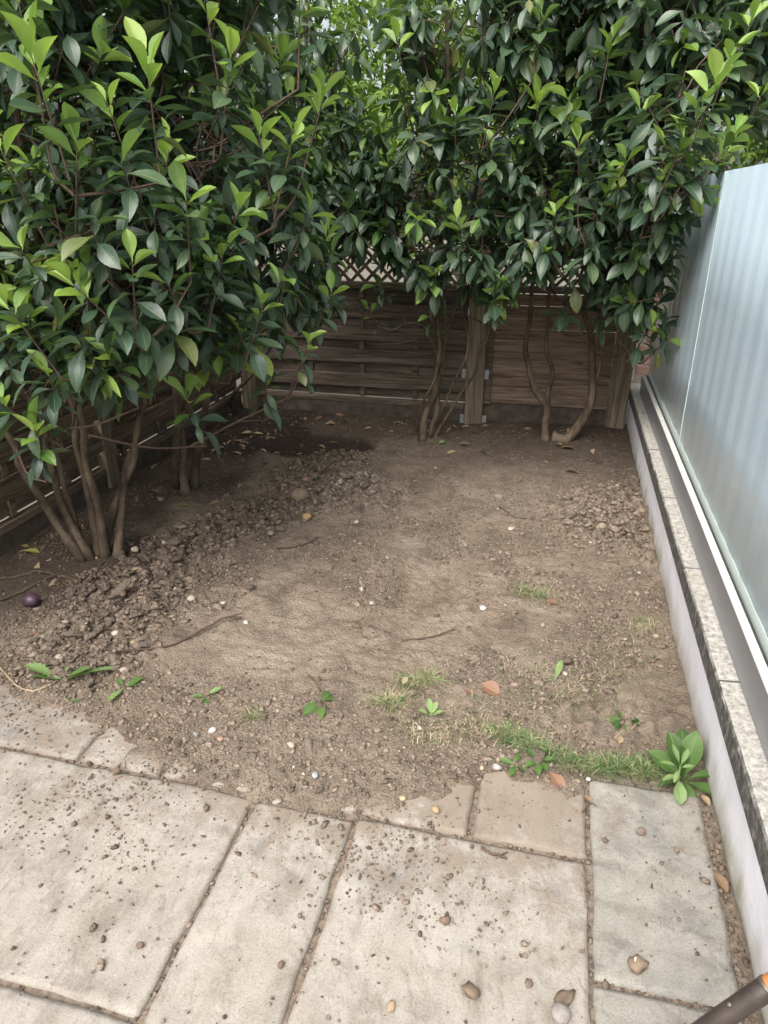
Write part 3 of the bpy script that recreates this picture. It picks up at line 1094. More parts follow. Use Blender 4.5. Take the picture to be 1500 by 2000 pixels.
side = bpy.data.objects.new('timber_fence', None)
COL.objects.link(side)
side.location = (FX, 3.0, 0)
tag(side, 'brown horizontal board fence along the left side behind the bare stems', 'fence')
segs = [(0.0, 1.60), (1.72, 3.44), (3.56, 5.37)]
for a, b in segs:
    for z0, z1 in ((0.79, 0.89), (0.62, 0.72), (0.45, 0.545), (0.265, 0.375)):
        board(side, 'board', (FX - 0.016, a, z0), (FX + 0.002, b, z1), M['board_y'], rot=random.uniform(-0.003, 0.003))
    for z0, z1 in ((0.875, 0.995), (0.705, 0.805), (0.53, 0.635), (0.36, 0.462), (0.169, 0.28)):
        board(side, 'board', (FX - 0.058, a, z0), (FX - 0.042, b, z1), M['board_y'])
    for y in np.arange(a + 0.1, b, 0.43):
        board(side, 'batten', (FX - 0.0415, y, 0.166), (FX - 0.0165, y + 0.042, 0.998), M['board_y'])
    board(side, 'rail', (FX - 0.062, a, 1.0), (FX + 0.004, b, 1.045), M['board_y'])
    board(side, 'rail', (FX - 0.05, a, 0.118), (FX + 0.0, b, 0.16), M['board_y'])
    board(side, 'gravel_board', (FX - 0.045, a, -0.19), (FX - 0.005, b, 0.116), M['gravel_board'])
    board(side, 'rail', (FX - 0.05, a, 1.62), (FX + 0.004, b, 1.66), M['board_y'])
    trellis(side, a, b, 1.045, 1.62, FX - 0.025, 'y')
for y in (1.605, 3.445):
    board(side, 'post', (FX - 0.10, y, -0.19), (FX + 0.01, y + 0.11, 1.72), M['post'], 0.006)

# ------------------------------------------------------------------ leaves
NL, NW = 7, 4


def leaf_template(seed, width=0.36, bend=0.25, fold=0.25, lo=False):
    r = np.random.default_rng(seed)
    nl, nw = (4, 2) if lo else (NL, NW)
    V, UV = [], []
    wv = r.uniform(-1, 1, 4)
    for i in range(nl + 1):
        t = i / nl
        s = (t - 0.10) / 0.90
        if s <= 0:
            hw = 0.010
        else:
            hw = 0.5 * width * (math.sin(math.pi * s ** 1.12) ** 0.85) if s < 1 else 0
            hw = max(hw, 0.010 if t < 0.5 else 0.0015)
        y = t - bend * bend * t ** 3 * 0.25
        z = -bend * t * t * 0.8 + 0.02 * wv[0] * math.sin(6 * t)
        for j in range(nw + 1):
            u = j / nw * 2 - 1
            zz_ = z + abs(u) * hw * fold * 1.6 + 0.018 * math.sin(9 * t + 3 * wv[1] + u) * abs(u) * (hw / width)
            V.append((u * hw * (1 - 0.12 * fold), y, zz_ + 0.03 * wv[2] * u * t * hw))
            UV.append((u * 0.5 + 0.5, t))
    V, UV = np.array(V), np.array(UV)
    I = np.arange((nl + 1) * (nw + 1)).reshape(nl + 1, nw + 1)
    F = np.stack([I[:-1, :-1], I[:-1, 1:], I[1:, 1:], I[1:, :-1]], -1).reshape(-1, 4)
    return V, F, UV


NVAR = 14
TEMPL = {  # age: templates
    0: [leaf_template(10 + k, 0.35 + 0.026 * (k % 5), 0.0 + 0.15 * (k % 6), 0.18 + 0.05 * (k % 3)) for k in range(NVAR)],
    1: [leaf_template(30 + k, 0.39 + 0.015 * (k % 4), 0.10 + 0.08 * (k % 5), 0.30 + 0.05 * (k % 3)) for k in range(NVAR)],
    2: [leaf_template(50 + k, 0.40 + 0.02 * (k % 4), -0.10 + 0.09 * (k % 5), 0.42 + 0.08 * (k % 3)) for k in range(NVAR)]}
AGEMAT = {0: M['leaf_old'], 1: M['leaf_mid'], 2: M['leaf_new']}
LEAFMESH = {}
for age in TEMPL:
    for k in range(NVAR):
        V, F, UV = TEMPL[age][k]
        LEAFMESH[age, k] = mesh_np('leaf', V, F, uv=UV, mats=[AGEMAT[age]], smooth=True, rnd=np.full(len(V), (k + 0.5) / NVAR))


def unit(v):
    return v / (np.linalg.norm(v) + 1e-12)


ZH = np.array([0, 0, 1.0])


def frame(d, roll):
    d = unit(d)
    u = ZH + 0.02 * rng.normal(size=3) - d * d[2]
    if np.linalg.norm(u) < 0.15:
        u = np.array([rng.normal(), rng.normal(), 0])
    u = unit(u - d * (u @ d))
    x = np.cross(d, u)
    c, s = math.cos(roll), math.sin(roll)
    u2 = u * c + x * s
    return np.stack([np.cross(d, u2), d, u2], 1)        # columns: leaf x, y (tip), z (upper face)


class Shrub:
    def __init__(self, name, label, base, leafsize=0.138):
        self.root = bpy.data.objects.new(name, None)
        COL.objects.link(self.root)
        self.root.location = base
        tag(self.root, label, 'shrub', 'evergreen shrubs in the bed')
        self.base = np.array(base, float)
        self.nodes = []           # skeleton points for twigs to grow from
        self.L = []               # leaves: pos, 3x3, length, age, variant
        self.tw = MB()
        self.ls = leafsize

    def stem(self, pts, r0, r1, n=26):
        P = spline(pts, n)
        k = np.arange(n + 1) / n
        P = P + (0.006 * np.stack([np.sin(k * 23 + r0 * 900), np.cos(k * 19 + r0 * 700), k * 0], 1)) * np.minimum(1, k * 6)[:, None]
        rr = r0 + (r1 - r0) * k ** 0.8 + 0.3 * r0 * np.exp(-k * 22)
        rr = rr * (1 + 0.09 * np.array([random.uniform(-1, 1) for _ in k]))
        mb = MB().tube(P - self.base, list(rr), 9)
        mb.obj('stem', M['bark'], self.root, True)
        for q, p in enumerate(P):
            if p[2] > 0.55:
                self.nodes.append(p)
        return P

    def shoot(self, tip, d, nold=10, nnew=0, ln=0.24, droop=0.6, lsc=1.0, nmid=0, spread=1.0):
        tip = np.array(tip, float)
        d = unit(np.array(d, float))
        root_pt = tip - d * ln
        # leaves spiral up the last stretch of the shoot
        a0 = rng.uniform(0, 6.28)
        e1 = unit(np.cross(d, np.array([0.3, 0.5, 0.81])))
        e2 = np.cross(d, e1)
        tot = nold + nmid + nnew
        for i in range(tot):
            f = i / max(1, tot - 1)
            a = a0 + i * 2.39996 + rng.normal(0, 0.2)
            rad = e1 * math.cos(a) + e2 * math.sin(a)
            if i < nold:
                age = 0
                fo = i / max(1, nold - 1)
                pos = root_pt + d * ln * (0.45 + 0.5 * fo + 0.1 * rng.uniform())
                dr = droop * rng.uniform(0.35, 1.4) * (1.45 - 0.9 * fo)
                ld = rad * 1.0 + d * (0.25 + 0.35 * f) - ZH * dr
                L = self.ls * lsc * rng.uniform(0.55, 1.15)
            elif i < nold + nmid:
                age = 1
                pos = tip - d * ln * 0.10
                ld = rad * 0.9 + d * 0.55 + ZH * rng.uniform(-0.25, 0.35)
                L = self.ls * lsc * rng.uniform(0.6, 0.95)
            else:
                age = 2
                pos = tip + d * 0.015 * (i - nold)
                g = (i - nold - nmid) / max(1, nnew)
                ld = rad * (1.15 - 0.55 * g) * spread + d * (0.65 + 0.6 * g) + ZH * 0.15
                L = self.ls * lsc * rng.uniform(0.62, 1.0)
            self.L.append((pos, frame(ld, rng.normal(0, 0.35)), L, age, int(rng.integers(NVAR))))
        self.tw.tube([root_pt - self.base, tip - d * ln * 0.4 - self.base, tip + d * (0.015 * nnew) - self.base], [0.0038, 0.0032, 0.0018], 5, False)
        return root_pt

    def attach(self, tip, root_pt):
        if not self.nodes:
            return
        P = np.array(self.nodes)
        low = P[:, 2] < root_pt[2] + 0.05
        Q = P[low] if low.any() else P
        D = np.linalg.norm(Q - root_pt, axis=1) + 0.3 * np.maximum(0, root_pt[2] - Q[:, 2] - 0.5)
        n = Q[np.argmin(D)]
        mid = (n + root_pt) / 2 + np.array([0, 0, -0.10 * np.linalg.norm(n - root_pt)]) + rng.normal(0, 0.02, 3)
        C = spline([n, mid, root_pt], 7)
        ln = np.linalg.norm(n - root_pt)
        r0 = 0.004 + 0.006 * min(1, ln)
        self.tw.tube(C - self.base, list(np.linspace(r0, 0.0038, 8)), 5, False)
        for p in C[2:-1:2]:
            self.nodes.append(p)

    def fill(self, blobs, count, pnew, shell=0.5, limit=None, droop=0.6):
        vols = np.array([b[3] * b[4] * b[5] for b in blobs])
        vols = vols / vols.sum()
        made, tips = 0, []
        tries = 0
        while made < count and tries < count * 30:
            tries += 1
            b = blobs[rng.choice(len(blobs), p=vols)]
            v = unit(rng.normal(size=3))
            r = rng.uniform() ** (1 / 3)
            if rng.uniform() < shell:
                r = 0.72 + 0.28 * rng.uniform()
            p = np.array(b[:3]) + v * r * np.array(b[3:6])
            if limit is not None and not limit(p):
                continue
            if tips and np.min(np.linalg.norm(np.array(tips) - p, axis=1)) < 0.065:
                continue
            # free of the sibling blobs' interiors: the true outside gets the fresh growth
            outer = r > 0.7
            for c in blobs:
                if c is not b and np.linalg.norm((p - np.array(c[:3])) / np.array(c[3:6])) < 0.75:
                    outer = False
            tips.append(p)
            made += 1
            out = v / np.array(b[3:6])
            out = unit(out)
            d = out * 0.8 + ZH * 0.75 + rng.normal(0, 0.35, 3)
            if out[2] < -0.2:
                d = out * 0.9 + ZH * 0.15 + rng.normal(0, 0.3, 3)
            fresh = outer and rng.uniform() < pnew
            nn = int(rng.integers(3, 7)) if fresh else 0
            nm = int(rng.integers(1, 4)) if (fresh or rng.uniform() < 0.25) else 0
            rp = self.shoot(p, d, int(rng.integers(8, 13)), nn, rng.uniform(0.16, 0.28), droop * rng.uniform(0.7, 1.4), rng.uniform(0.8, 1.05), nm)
            self.attach(p, rp)


SHRUBS = []


def inside(p):
    """keep shoots clear of fences, glass and wall"""
    if p[0] < FX + 0.12 and p[2] < 1.75:
        return False
    if p[1] > FY - 0.12 and p[2] < 1.75:
        return False
    if p[0] > 0.56 and p[2] < 1.80:
        return False
    return True


def P3(*a):
    return [at_y(x, y, Y) for x, y, Y in a]


def B3(px, py):
    p = at_z(px, py, 0)
    p[2] = sz(p[0], p[1]) - 0.015
    return p


# --- big shrub at the front left
bA = B3(195, 1092)
A = Shrub('evergreen_shrub', 'large leafy shrub nearest the camera at left, many bare stems fanning from one base', bA)
A.stem([B3(165, 1100)] + P3((105, 1015, 2.55), (45, 915, 2.42), (5, 840, 2.32)) + [(-2.38, 2.2, 1.2), (-2.4, 2.15, 1.9)], 0.022, 0.010)
A.stem([B3(180, 1097)] + P3((120, 985, 2.62), (95, 890, 2.58), (70, 800, 2.5)) + [(-2.3, 2.4, 1.3), (-2.25, 2.35, 2.2)], 0.021, 0.009)
A.stem([B3(172, 1096)] + P3((140, 1000, 2.68), (118, 920, 2.72), (98, 830, 2.75)) + [(-2.36, 2.75, 1.3), (-2.35, 2.8, 2.3)], 0.018, 0.008)
A.stem([B3(195, 1090)] + P3((178, 990, 2.66), (152, 880, 2.62), (135, 780, 2.58)) + [(-2.1, 2.5, 1.4), (-1.95, 2.4, 2.4)], 0.021, 0.009)
A.stem([B3(208, 1090)] + P3((190, 985, 2.64), (165, 880, 2.58), (148, 760, 2.5)) + [(-1.9, 2.4, 1.4), (-1.75, 2.3, 2.4)], 0.024, 0.010)
PA = A.stem([B3(198, 1088)] + P3((225, 990, 2.76), (258, 905, 2.84), (266, 860, 2.86), (285, 760, 2.9), (300, 660, 2.88)) + [(-1.65, 2.85, 1.6), (-1.55, 2.8, 2.4)], 0.021, 0.010)
A.stem([B3(228, 1092)] + P3((236, 1020, 2.72), (243, 930, 2.82), (262, 865, 2.87), (268, 760, 3.0)) + [(-2.0, 3.0, 1.3), (-1.9, 3.0, 2.4)], 0.022, 0.009)
A.stem([B3(250, 950)] + P3((232, 900, 3.2), (220, 850, 3.15), (210, 760, 3.05)) + [(-2.35, 2.95, 1.3)], 0.016, 0.008)
A.fill([(-1.95, 2.65, 1.75, 0.62, 0.62, 0.75), (-1.55, 2.55, 1.45, 0.42, 0.45, 0.42), (-2.05, 2.45, 1.15, 0.45, 0.5, 0.35),
        (-1.75, 2.75, 2.5, 0.7, 0.6, 0.5), (-1.42, 2.75, 1.95, 0.38, 0.4, 0.5), (-2.2, 2.2, 1.7, 0.35, 0.35, 0.5), (-1.6, 2.5, 1.22, 0.4, 0.4, 0.25), (-1.5, 2.8, 1.25, 0.36, 0.36, 0.3)], 560, 0.30, 0.62, inside, 0.3)
HERO_A = [  # pixel x, y, Y, lean right, lean near, old, new, scale
    (85, 185, 2.0, -0.1, 0.1, 6, 6, 1.1), (295, 195, 2.15, 0.05, 0.1, 8, 6, 1.0), (150, 320, 2.05, 0.25, 0.1, 6, 4, 0.95), (225, 245, 2.15, -0.2, 0.1, 6, 4, 0.8),
    (105, 400, 2.0, 0, 0.1, 9, 0, 1.0), (180, 590, 1.98, -0.3, 0.3, 9, 5, 1.0), (260, 540, 2.05, 0.2, 0.2, 8, 3, 0.95), (445, 160, 2.5, 0.25, 0.1, 8, 6, 1.0),
    (515, 310, 2.55, -0.1, 0.1, 8, 5, 0.95), (565, 300, 2.55, 0.35, 0.1, 8, 5, 0.95), (620, 235, 2.75, 0.35, 0, 7, 5, 0.9), (365, 410, 2.2, 0.1, 0.1, 10, 2, 1.0),
    (430, 525, 2.35, 0.35, 0.1, 9, 4, 0.85), (35, 625, 1.95, -0.4, 0.2, 8, 3, 1.0), (100, 745, 2.02, 0.15, 0.3, 9, 2, 1.0), (225, 715, 2.12, 0.05, 0.4, 10, 3, 1.05),
    (75, 870, 2.02, 0.25, 0.35, 8, 6, 0.95), (20, 800, 1.98, -0.3, 0.3, 9, 3, 1.0), (375, 800, 2.45, 0.05, 0.35, 7, 6, 0.95), (505, 625, 2.5, 0.45, 0.2, 9, 4, 0.85),
    (470, 660, 2.55, 0.3, 0.3, 10, 3, 0.9), (595, 690, 2.75, 0.5, 0.2, 9, 4, 0.75), (520, 755, 2.7, 0.2, 0.35, 8, 2, 0.85), (335, 650, 2.2, 0.1, 0.5, 11, 0, 1.0),
    (150, 660, 2.05, 0, 0.5, 11, 0, 1.05), (50, 500, 1.98, 0, 0.4, 10, 2, 1.0), (300, 420, 2.15, 0.2, 0.4, 10, 0, 1.05), (400, 470, 2.3, 0.2, 0.4, 10, 2, 1.0),
    (460, 430, 2.4, 0.4, 0.3, 10, 3, 0.9), (330, 560, 2.15, 0.1, 0.5, 10, 1, 1.0), (20, 330, 1.95, -0.2, 0.2, 9, 3, 1.0), (40, 20, 2.05, 0, 0.1, 8, 4, 1.0),
    (585, 20, 2.6, 0.1, 0.1, 8, 3, 0.9), (640, 590, 3.2, 0.5, 0.1, 8, 3, 0.8), (410, 60, 2.5, -0.1, 0, 8, 3, 0.9), (545, 560, 2.6, 0.4, 0.4, 10, 2, 0.95),
    (240, 330, 2.1, 0, 0.3, 10, 1, 1.0), (180, 450, 2.0, 0.1, 0.4, 11, 0, 1.0), (270, 620, 2.1, 0.1, 0.5, 11, 0, 1.0), (600, 430, 2.7, 0.4, 0.3, 10, 2, 0.9)]


def heroes(sh, H):
    for px, py, Y, lr, nr, no, nn, sc in H:
        tip = at_y(px, py, Y)
        d = RT * lr + np.array([0, -1, 0]) * nr + ZH * (1.0 if nr < 0.3 else 0.55)
        rp = sh.shoot(tip, d, no, nn, 0.22, 0.3 if nr < 0.3 else 0.55, sc, 1 if nn else 0, 1.1)
        sh.attach(tip, rp)


heroes(A, HERO_A)
SHRUBS.append(A)

# --- second shrub on the left
bB = B3(358, 962)
B = Shrub('evergreen_shrub', 'shrub with a clump of upright stems, second along the left fence', bB)
B.stem([B3(343, 958)] + P3((345, 880, 3.52), (346, 800, 3.5), (335, 700, 3.5)) + [(-2.2, 3.45, 1.6), (-2.2, 3.4, 2.6)], 0.028, 0.012)
B.stem([B3(362, 965)] + P3((357, 900, 3.55), (354, 830, 3.55), (362, 740, 3.5)) + [(-2.0, 3.4, 1.6), (-1.9, 3.3, 2.6)], 0.029, 0.012)
B.stem([B3(376, 955)] + P3((385, 900, 3.62), (394, 850, 3.66), (405, 790, 3.7), (425, 690, 3.7)) + [(-1.75, 3.6, 1.5), (-1.6, 3.5, 2.5)], 0.028, 0.012)
B.stem([B3(330, 880)] + P3((318, 830, 4.2), (305, 770, 4.2), (300, 690, 4.15)) + [(-2.38, 4.0, 1.5)], 0.024, 0.012)
B.fill([(-1.85, 3.55, 1.75, 0.6, 0.55, 0.75), (-1.45, 3.55, 1.6, 0.42, 0.45, 0.5), (-1.85, 3.6, 2.6, 0.6, 0.5, 0.4), (-1.5, 3.5, 1.2, 0.45, 0.4, 0.28)], 280, 0.18, 0.5, inside)
SHRUBS.append(B)

# --- shrub in the back left corner
bF = B3(452, 806)
F_ = Shrub('evergreen_shrub', 'dark shrub in the far left corner where the two fences meet', bF, 0.165)
F_.stem([bF] + P3((455, 770, 5.0), (485, 740, 4.95), (520, 690, 4.9), (560, 560, 4.85)) + [(-1.75, 4.8, 1.7), (-1.6, 4.7, 2.7)], 0.018, 0.008)
F_.stem([bF + np.array([-.06, .02, 0])] + P3((430, 720, 5.05), (440, 620, 5.0)) + [(-2.15, 4.9, 1.6), (-2.1, 4.8, 2.7)], 0.02, 0.008)
F_.fill([(-1.8, 4.75, 1.85, 0.6, 0.45, 0.65), (-1.7, 4.75, 2.5, 0.45, 0.4, 0.4), (-1.5, 4.7, 1.5, 0.45, 0.35, 0.25), (-1.35, 4.8, 1.75, 0.35, 0.35, 0.35)], 130, 0.07, 0.5, inside, 0.8)
SHRUBS.append(F_)

# --- shrub in the middle of the back fence
bC = B3(832, 866)
C = Shrub('evergreen_shrub', 'spindly shrub left of the middle fence post with thin crossing stems', bC, 0.165)
C.stem([B3(824, 866)] + P3((830, 815, 4.86), (850, 755, 4.9), (858, 690, 4.9), (856, 620, 4.9)) + [(-0.75, 4.85, 1.4), (-0.8, 4.8, 2.6)], 0.029, 0.012)
C.stem([B3(842, 858)] + P3((852, 800, 4.95), (862, 720, 5.0), (870, 660, 5.0)) + [(-0.65, 4.95, 1.3), (-0.5, 4.85, 2.5)], 0.025, 0.010)
C.stem([B3(818, 858)] + P3((815, 815, 4.85), (835, 770, 4.82), (853, 725, 4.8), (868, 670, 4.78)) + [(-0.75, 4.75, 1.2)], 0.010, 0.006)
C.stem([B3(848, 862)] + P3((880, 800, 4.9), (920, 740, 4.95), (938, 690, 5.0), (955, 640, 5.0)) + [(-0.45, 4.95, 1.3)], 0.011, 0.006)
C.stem([B3(838, 862)] + P3((862, 800, 4.85), (895, 730, 4.85), (915, 670, 4.85), (905, 600, 4.8)) + [(-0.6, 4.7, 1.4)], 0.010, 0.005)
C.stem(P3((850, 660, 4.88), (830, 640, 4.8), (800, 630, 4.75), (765, 645, 4.7)), 0.006, 0.004, 12)
C.stem(P3((856, 700, 4.9), (838, 655, 4.85), (820, 620, 4.8), (810, 560, 4.75)), 0.008, 0.005, 12)
C.fill([(-0.75, 4.72, 1.75, 0.6, 0.42, 0.6), (-0.6, 4.75, 2.5, 0.6, 0.45, 0.45), (-1.05, 4.65, 1.40, 0.4, 0.35, 0.32), (-0.45, 4.6, 1.40, 0.45, 0.35, 0.32)], 175, 0.07, 0.5, inside, 0.85)
heroes(C, [(690, 470, 4.6, -0.3, 0.5, 10, 0, 0.9), (640, 500, 4.7, -0.3, 0.5, 9, 0, 0.9), (770, 470, 4.6, 0, 0.5, 10, 0, 0.95), (720, 420, 4.6, 0, 0.4, 10, 1, 0.95), (930, 530, 4.5, 0, 0.5, 10, 0, 0.9), (1010, 480, 4.5, 0.1, 0.5, 10, 0, 0.9), (760, 330, 4.5, -0.1, 0.3, 10, 2, 0.9),
           (850, 545, 4.45, 0, 0.4, 10, 3, 0.85), (965, 590, 4.4, 0, 0.4, 10, 5, 0.9), (725, 615, 4.7, -0.5, 0.1, 5, 3, 0.6), (960, 205, 4.3, 0.2, 0.1, 8, 5, 0.95), (870, 420, 4.4, 0, 0.4, 10, 2, 0.9),
           (890, 240, 4.35, 0, 0.2, 10, 3, 0.95), (1055, 60, 4.35, 0.1, 0, 8, 4, 1.0), (780, 100, 4.4, -0.2, 0, 8, 4, 0.9), (800, 500, 4.55, -0.1, 0.4, 10, 2, 0.85), (740, 560, 4.7, -0.3, 0.4, 8, 1, 0.8),
           (960, 300, 4.35, 0, 0.4, 11, 1, 0.95), (900, 480, 4.4, 0.1, 0.5, 11, 1, 0.9), (1000, 560, 4.5, 0.2, 0.5, 9, 1, 0.85), (840, 620, 4.6, -0.1, 0.5, 7, 1, 0.75)])
SHRUBS.append(C)

# --- forked shrub right of the post
bD = B3(1064, 868)
D = Shrub('evergreen_shrub', 'shrub whose short trunk forks low into two wavy stems before the right fence panel', bD, 0.165)
PD = D.stem([bD] + P3((1065, 830, 5.03), (1066, 795, 5.03), (1048, 765, 5.03), (1032, 715, 5.02), (1026, 688, 5.0), (1034, 640, 5.0), (1036, 580, 4.98)) + [(-0.2, 4.9, 1.5), (-0.25, 4.8, 2.6)], 0.031, 0.011, 32)
D.stem([PD[6]] + P3((1070, 780, 5.05), (1078, 735, 5.05), (1070, 690, 5.02), (1068, 650, 5.0), (1074, 570, 4.98)) + [(-0.02, 4.9, 1.5), (0.0, 4.8, 2.6)], 0.021, 0.009)
D.fill([(-0.05, 4.7, 1.75, 0.5, 0.42, 0.55), (-0.05, 4.75, 2.5, 0.6, 0.5, 0.5), (0.1, 4.55, 1.36, 0.4, 0.32, 0.32)], 175, 0.07, 0.5, inside, 0.85)
heroes(D, [(1130, 530, 4.4, 0.1, 0.5, 10, 0, 0.9), (1200, 560, 4.4, 0.1, 0.5, 10, 0, 0.9), (1060, 470, 4.4, 0, 0.5, 10, 0, 0.9), (1170, 610, 4.6, 0.1, 0.6, 8, 0, 0.85), (1110, 390, 4.3, 0, 0.4, 10, 1, 0.95),
           (1190, 100, 4.25, 0.1, 0, 8, 4, 0.9), (1180, 395, 4.15, 0.2, 0.3, 10, 5, 0.95), (1130, 300, 4.2, -0.1, 0.1, 9, 4, 0.95), (1085, 430, 4.3, -0.1, 0.4, 10, 3, 0.9), (1060, 510, 4.4, 0, 0.5, 10, 3, 0.9),
           (1095, 600, 4.6, 0, 0.6, 9, 0, 0.85), (1160, 480, 4.2, 0.1, 0.5, 11, 0, 0.95), (1110, 200, 4.25, 0, 0.3, 10, 1, 1.0)])
SHRUBS.append(D)

# --- curved shrub by the wall
bE = B3(1078, 868)
E_ = Shrub('evergreen_shrub', 'shrub with a trunk lying low then curving upright beside the glass screen', bE, 0.165)
PE = E_.stem([bE + np.array([0, 0, 0.03])] + P3((1108, 858, 5.0), (1135, 825, 5.03), (1155, 775, 5.05), (1158, 720, 5.05), (1152, 650, 5.02), (1143, 590, 5.0)) + [(0.25, 4.95, 1.4), (0.3, 4.85, 2.6)], 0.042, 0.012, 34)
E_.stem([PE[14]] + P3((1170, 720, 5.08), (1175, 640, 5.08), (1172, 580, 5.05)) + [(0.42, 4.95, 1.5), (0.5, 4.8, 2.5)], 0.017, 0.008)
E_.stem(P3((1156, 672, 5.03), (1170, 688, 4.95), (1195, 698, 4.85), (1222, 682, 4.75), (1245, 655, 4.68), (1262, 635, 4.62)), 0.009, 0.006, 16)
E_.nodes += list(P3((1245, 655, 4.68), (1262, 635, 4.62)))
E_.fill([(0.32, 4.65, 1.75, 0.4, 0.42, 0.6), (0.45, 4.7, 2.5, 0.6, 0.5, 0.5), (0.38, 4.45, 1.25, 0.18, 0.3, 0.35), (0.85, 4.7, 2.35, 0.5, 0.45, 0.4), (0.42, 4.15, 1.85, 0.22, 0.4, 0.5)], 290, 0.07, 0.55, inside, 0.9)
heroes(E_, [(1290, 585, 4.35, 0.2, 0.5, 9, 1, 0.85), (1240, 555, 4.4, 0, 0.5, 9, 0, 0.9), (1302, 665, 4.3, 0.35, 0.5, 8, 1, 0.85), (1318, 500, 4.2, 0.3, 0.5, 9, 1, 0.85), (1300, 620, 4.4, 0.1, 0.5, 8, 0, 0.8), (1415, 285, 3.8, 0.7, 0.1, 6, 4, 0.9), (1360, 230, 3.8, 0.2, 0.1, 8, 2, 0.95), (1350, 330, 3.8, 0.5, 0.1, 8, 1, 0.9), (1480, 200, 4.1, 0.3, 0.2, 9, 2, 1.0), (1420, 130, 4.1, 0.2, 0.1, 9, 3, 1.0),
            (1385, 195, 3.75, 0.25, 0.1, 7, 5, 1.05), (1330, 290, 3.75, 0.35, 0.1, 8, 2, 1.0), (1395, 320, 3.8, 0.8, 0.1, 6, 4, 0.9), (1280, 380, 3.85, 0.1, 0.3, 9, 4, 0.9), (1265, 650, 4.3, 0.25, 0.3, 9, 3, 0.85),
            (1205, 600, 4.5, -0.2, 0.2, 6, 3, 0.75), (1300, 300, 3.8, 0.1, 0.3, 9, 1, 0.9), (1250, 480, 4.1, 0.1, 0.5, 10, 0, 0.95), (1300, 540, 4.3, 0.3, 0.5, 8, 1, 0.8), (1220, 330, 4.0, 0, 0.4, 10, 3, 0.95),
            (1310, 440, 4.1, 0.3, 0.4, 9, 1, 0.85), (1250, 230, 4.1, 0, 0.2, 10, 2, 1.0), (1460, 60, 4.2, 0.3, 0, 9, 3, 1.0), (1440, 250, 4.3, 0.3, 0.2, 10, 1, 1.0)])
SHRUBS.append(E_)

# choose, for each shrub, the 300 leaves that show largest; the rest become one mesh
allP, allS, allK = [], [], []
for si, sh in enumerate(SHRUBS):
    for li, (pos, Rm, L, age, var) in enumerate(sh.L):
        V = TEMPL[age][var][0][5:-5] * L
        allP.append(pos + V @ Rm.T)
        allS.append(np.full(len(V), si))
        allK.append(np.full(len(V), li))
PP = np.vstack(allP)
SS = np.concatenate(allS)
KK = np.concatenate(allK)
u, v, dep = project(PP)
ok = (u > 0) & (u < 1500) & (v > 0) & (v < 2000) & (dep > 0.2)
cell = (u[ok] // 9).astype(int) * 1000 + (v[ok] // 9).astype(int)
o_ = np.lexsort((dep[ok], cell))
first = np.ones(len(o_), bool)
first[1:] = cell[o_][1:] != cell[o_][:-1]
win = o_[first]
score = {}
for s, kx in zip(SS[ok][win], KK[ok][win]):
    score[(s, kx)] = score.get((s, kx), 0) + 1

for si, sh in enumerate(SHRUBS):
    best = sorted([k for k in score if k[0] == si], key=lambda k: -score[k])[:300]
    best = {k[1] for k in best}
    Vs, Fs, Us, Ms, Rs, n = [], [], [], [], [], 0
    for li, (pos, Rm, L, age, var) in enumerate(sh.L):
        if li in best:
            o = bpy.data.objects.new('leaf', LEAFMESH[age, var])
            COL.objects.link(o)
            o.parent = sh.root
            m4 = Matrix(Rm.tolist()).to_4x4()
            m4 = Matrix.Translation(Vector(pos - sh.base)) @ m4 @ Matrix.Diagonal((L, L, L, 1))
            o.matrix_basis = m4
        else:
            V, F, UV = TEMPL[age][var]
            Vs.append(pos - sh.base + (V * L) @ Rm.T)
            Fs.append(F + n)
            Us.append(UV)
            Ms.append(np.full(len(F), age))
            Rs.append(np.full(len(V), random.random()))
            n += len(V)
    me = mesh_np('foliage', np.vstack(Vs), np.vstack(Fs), uv=np.vstack(Us), mats=[AGEMAT[0], AGEMAT[1], AGEMAT[2]], midx=np.concatenate(Ms), smooth=True, rnd=np.concatenate(Rs))
    o = obj('foliage', me, sh.root)
    o['kind'] = 'stuff'
    t = sh.tw.obj('twigs', M['twig'], sh.root, True)
    t['kind'] = 'stuff'

# ------------------------------------------------------------------ trees beyond the fences
LOT = [leaf_template(80 + k, 0.38, 0.2 + 0.1 * k, 0.25, True) for k in range(4)]


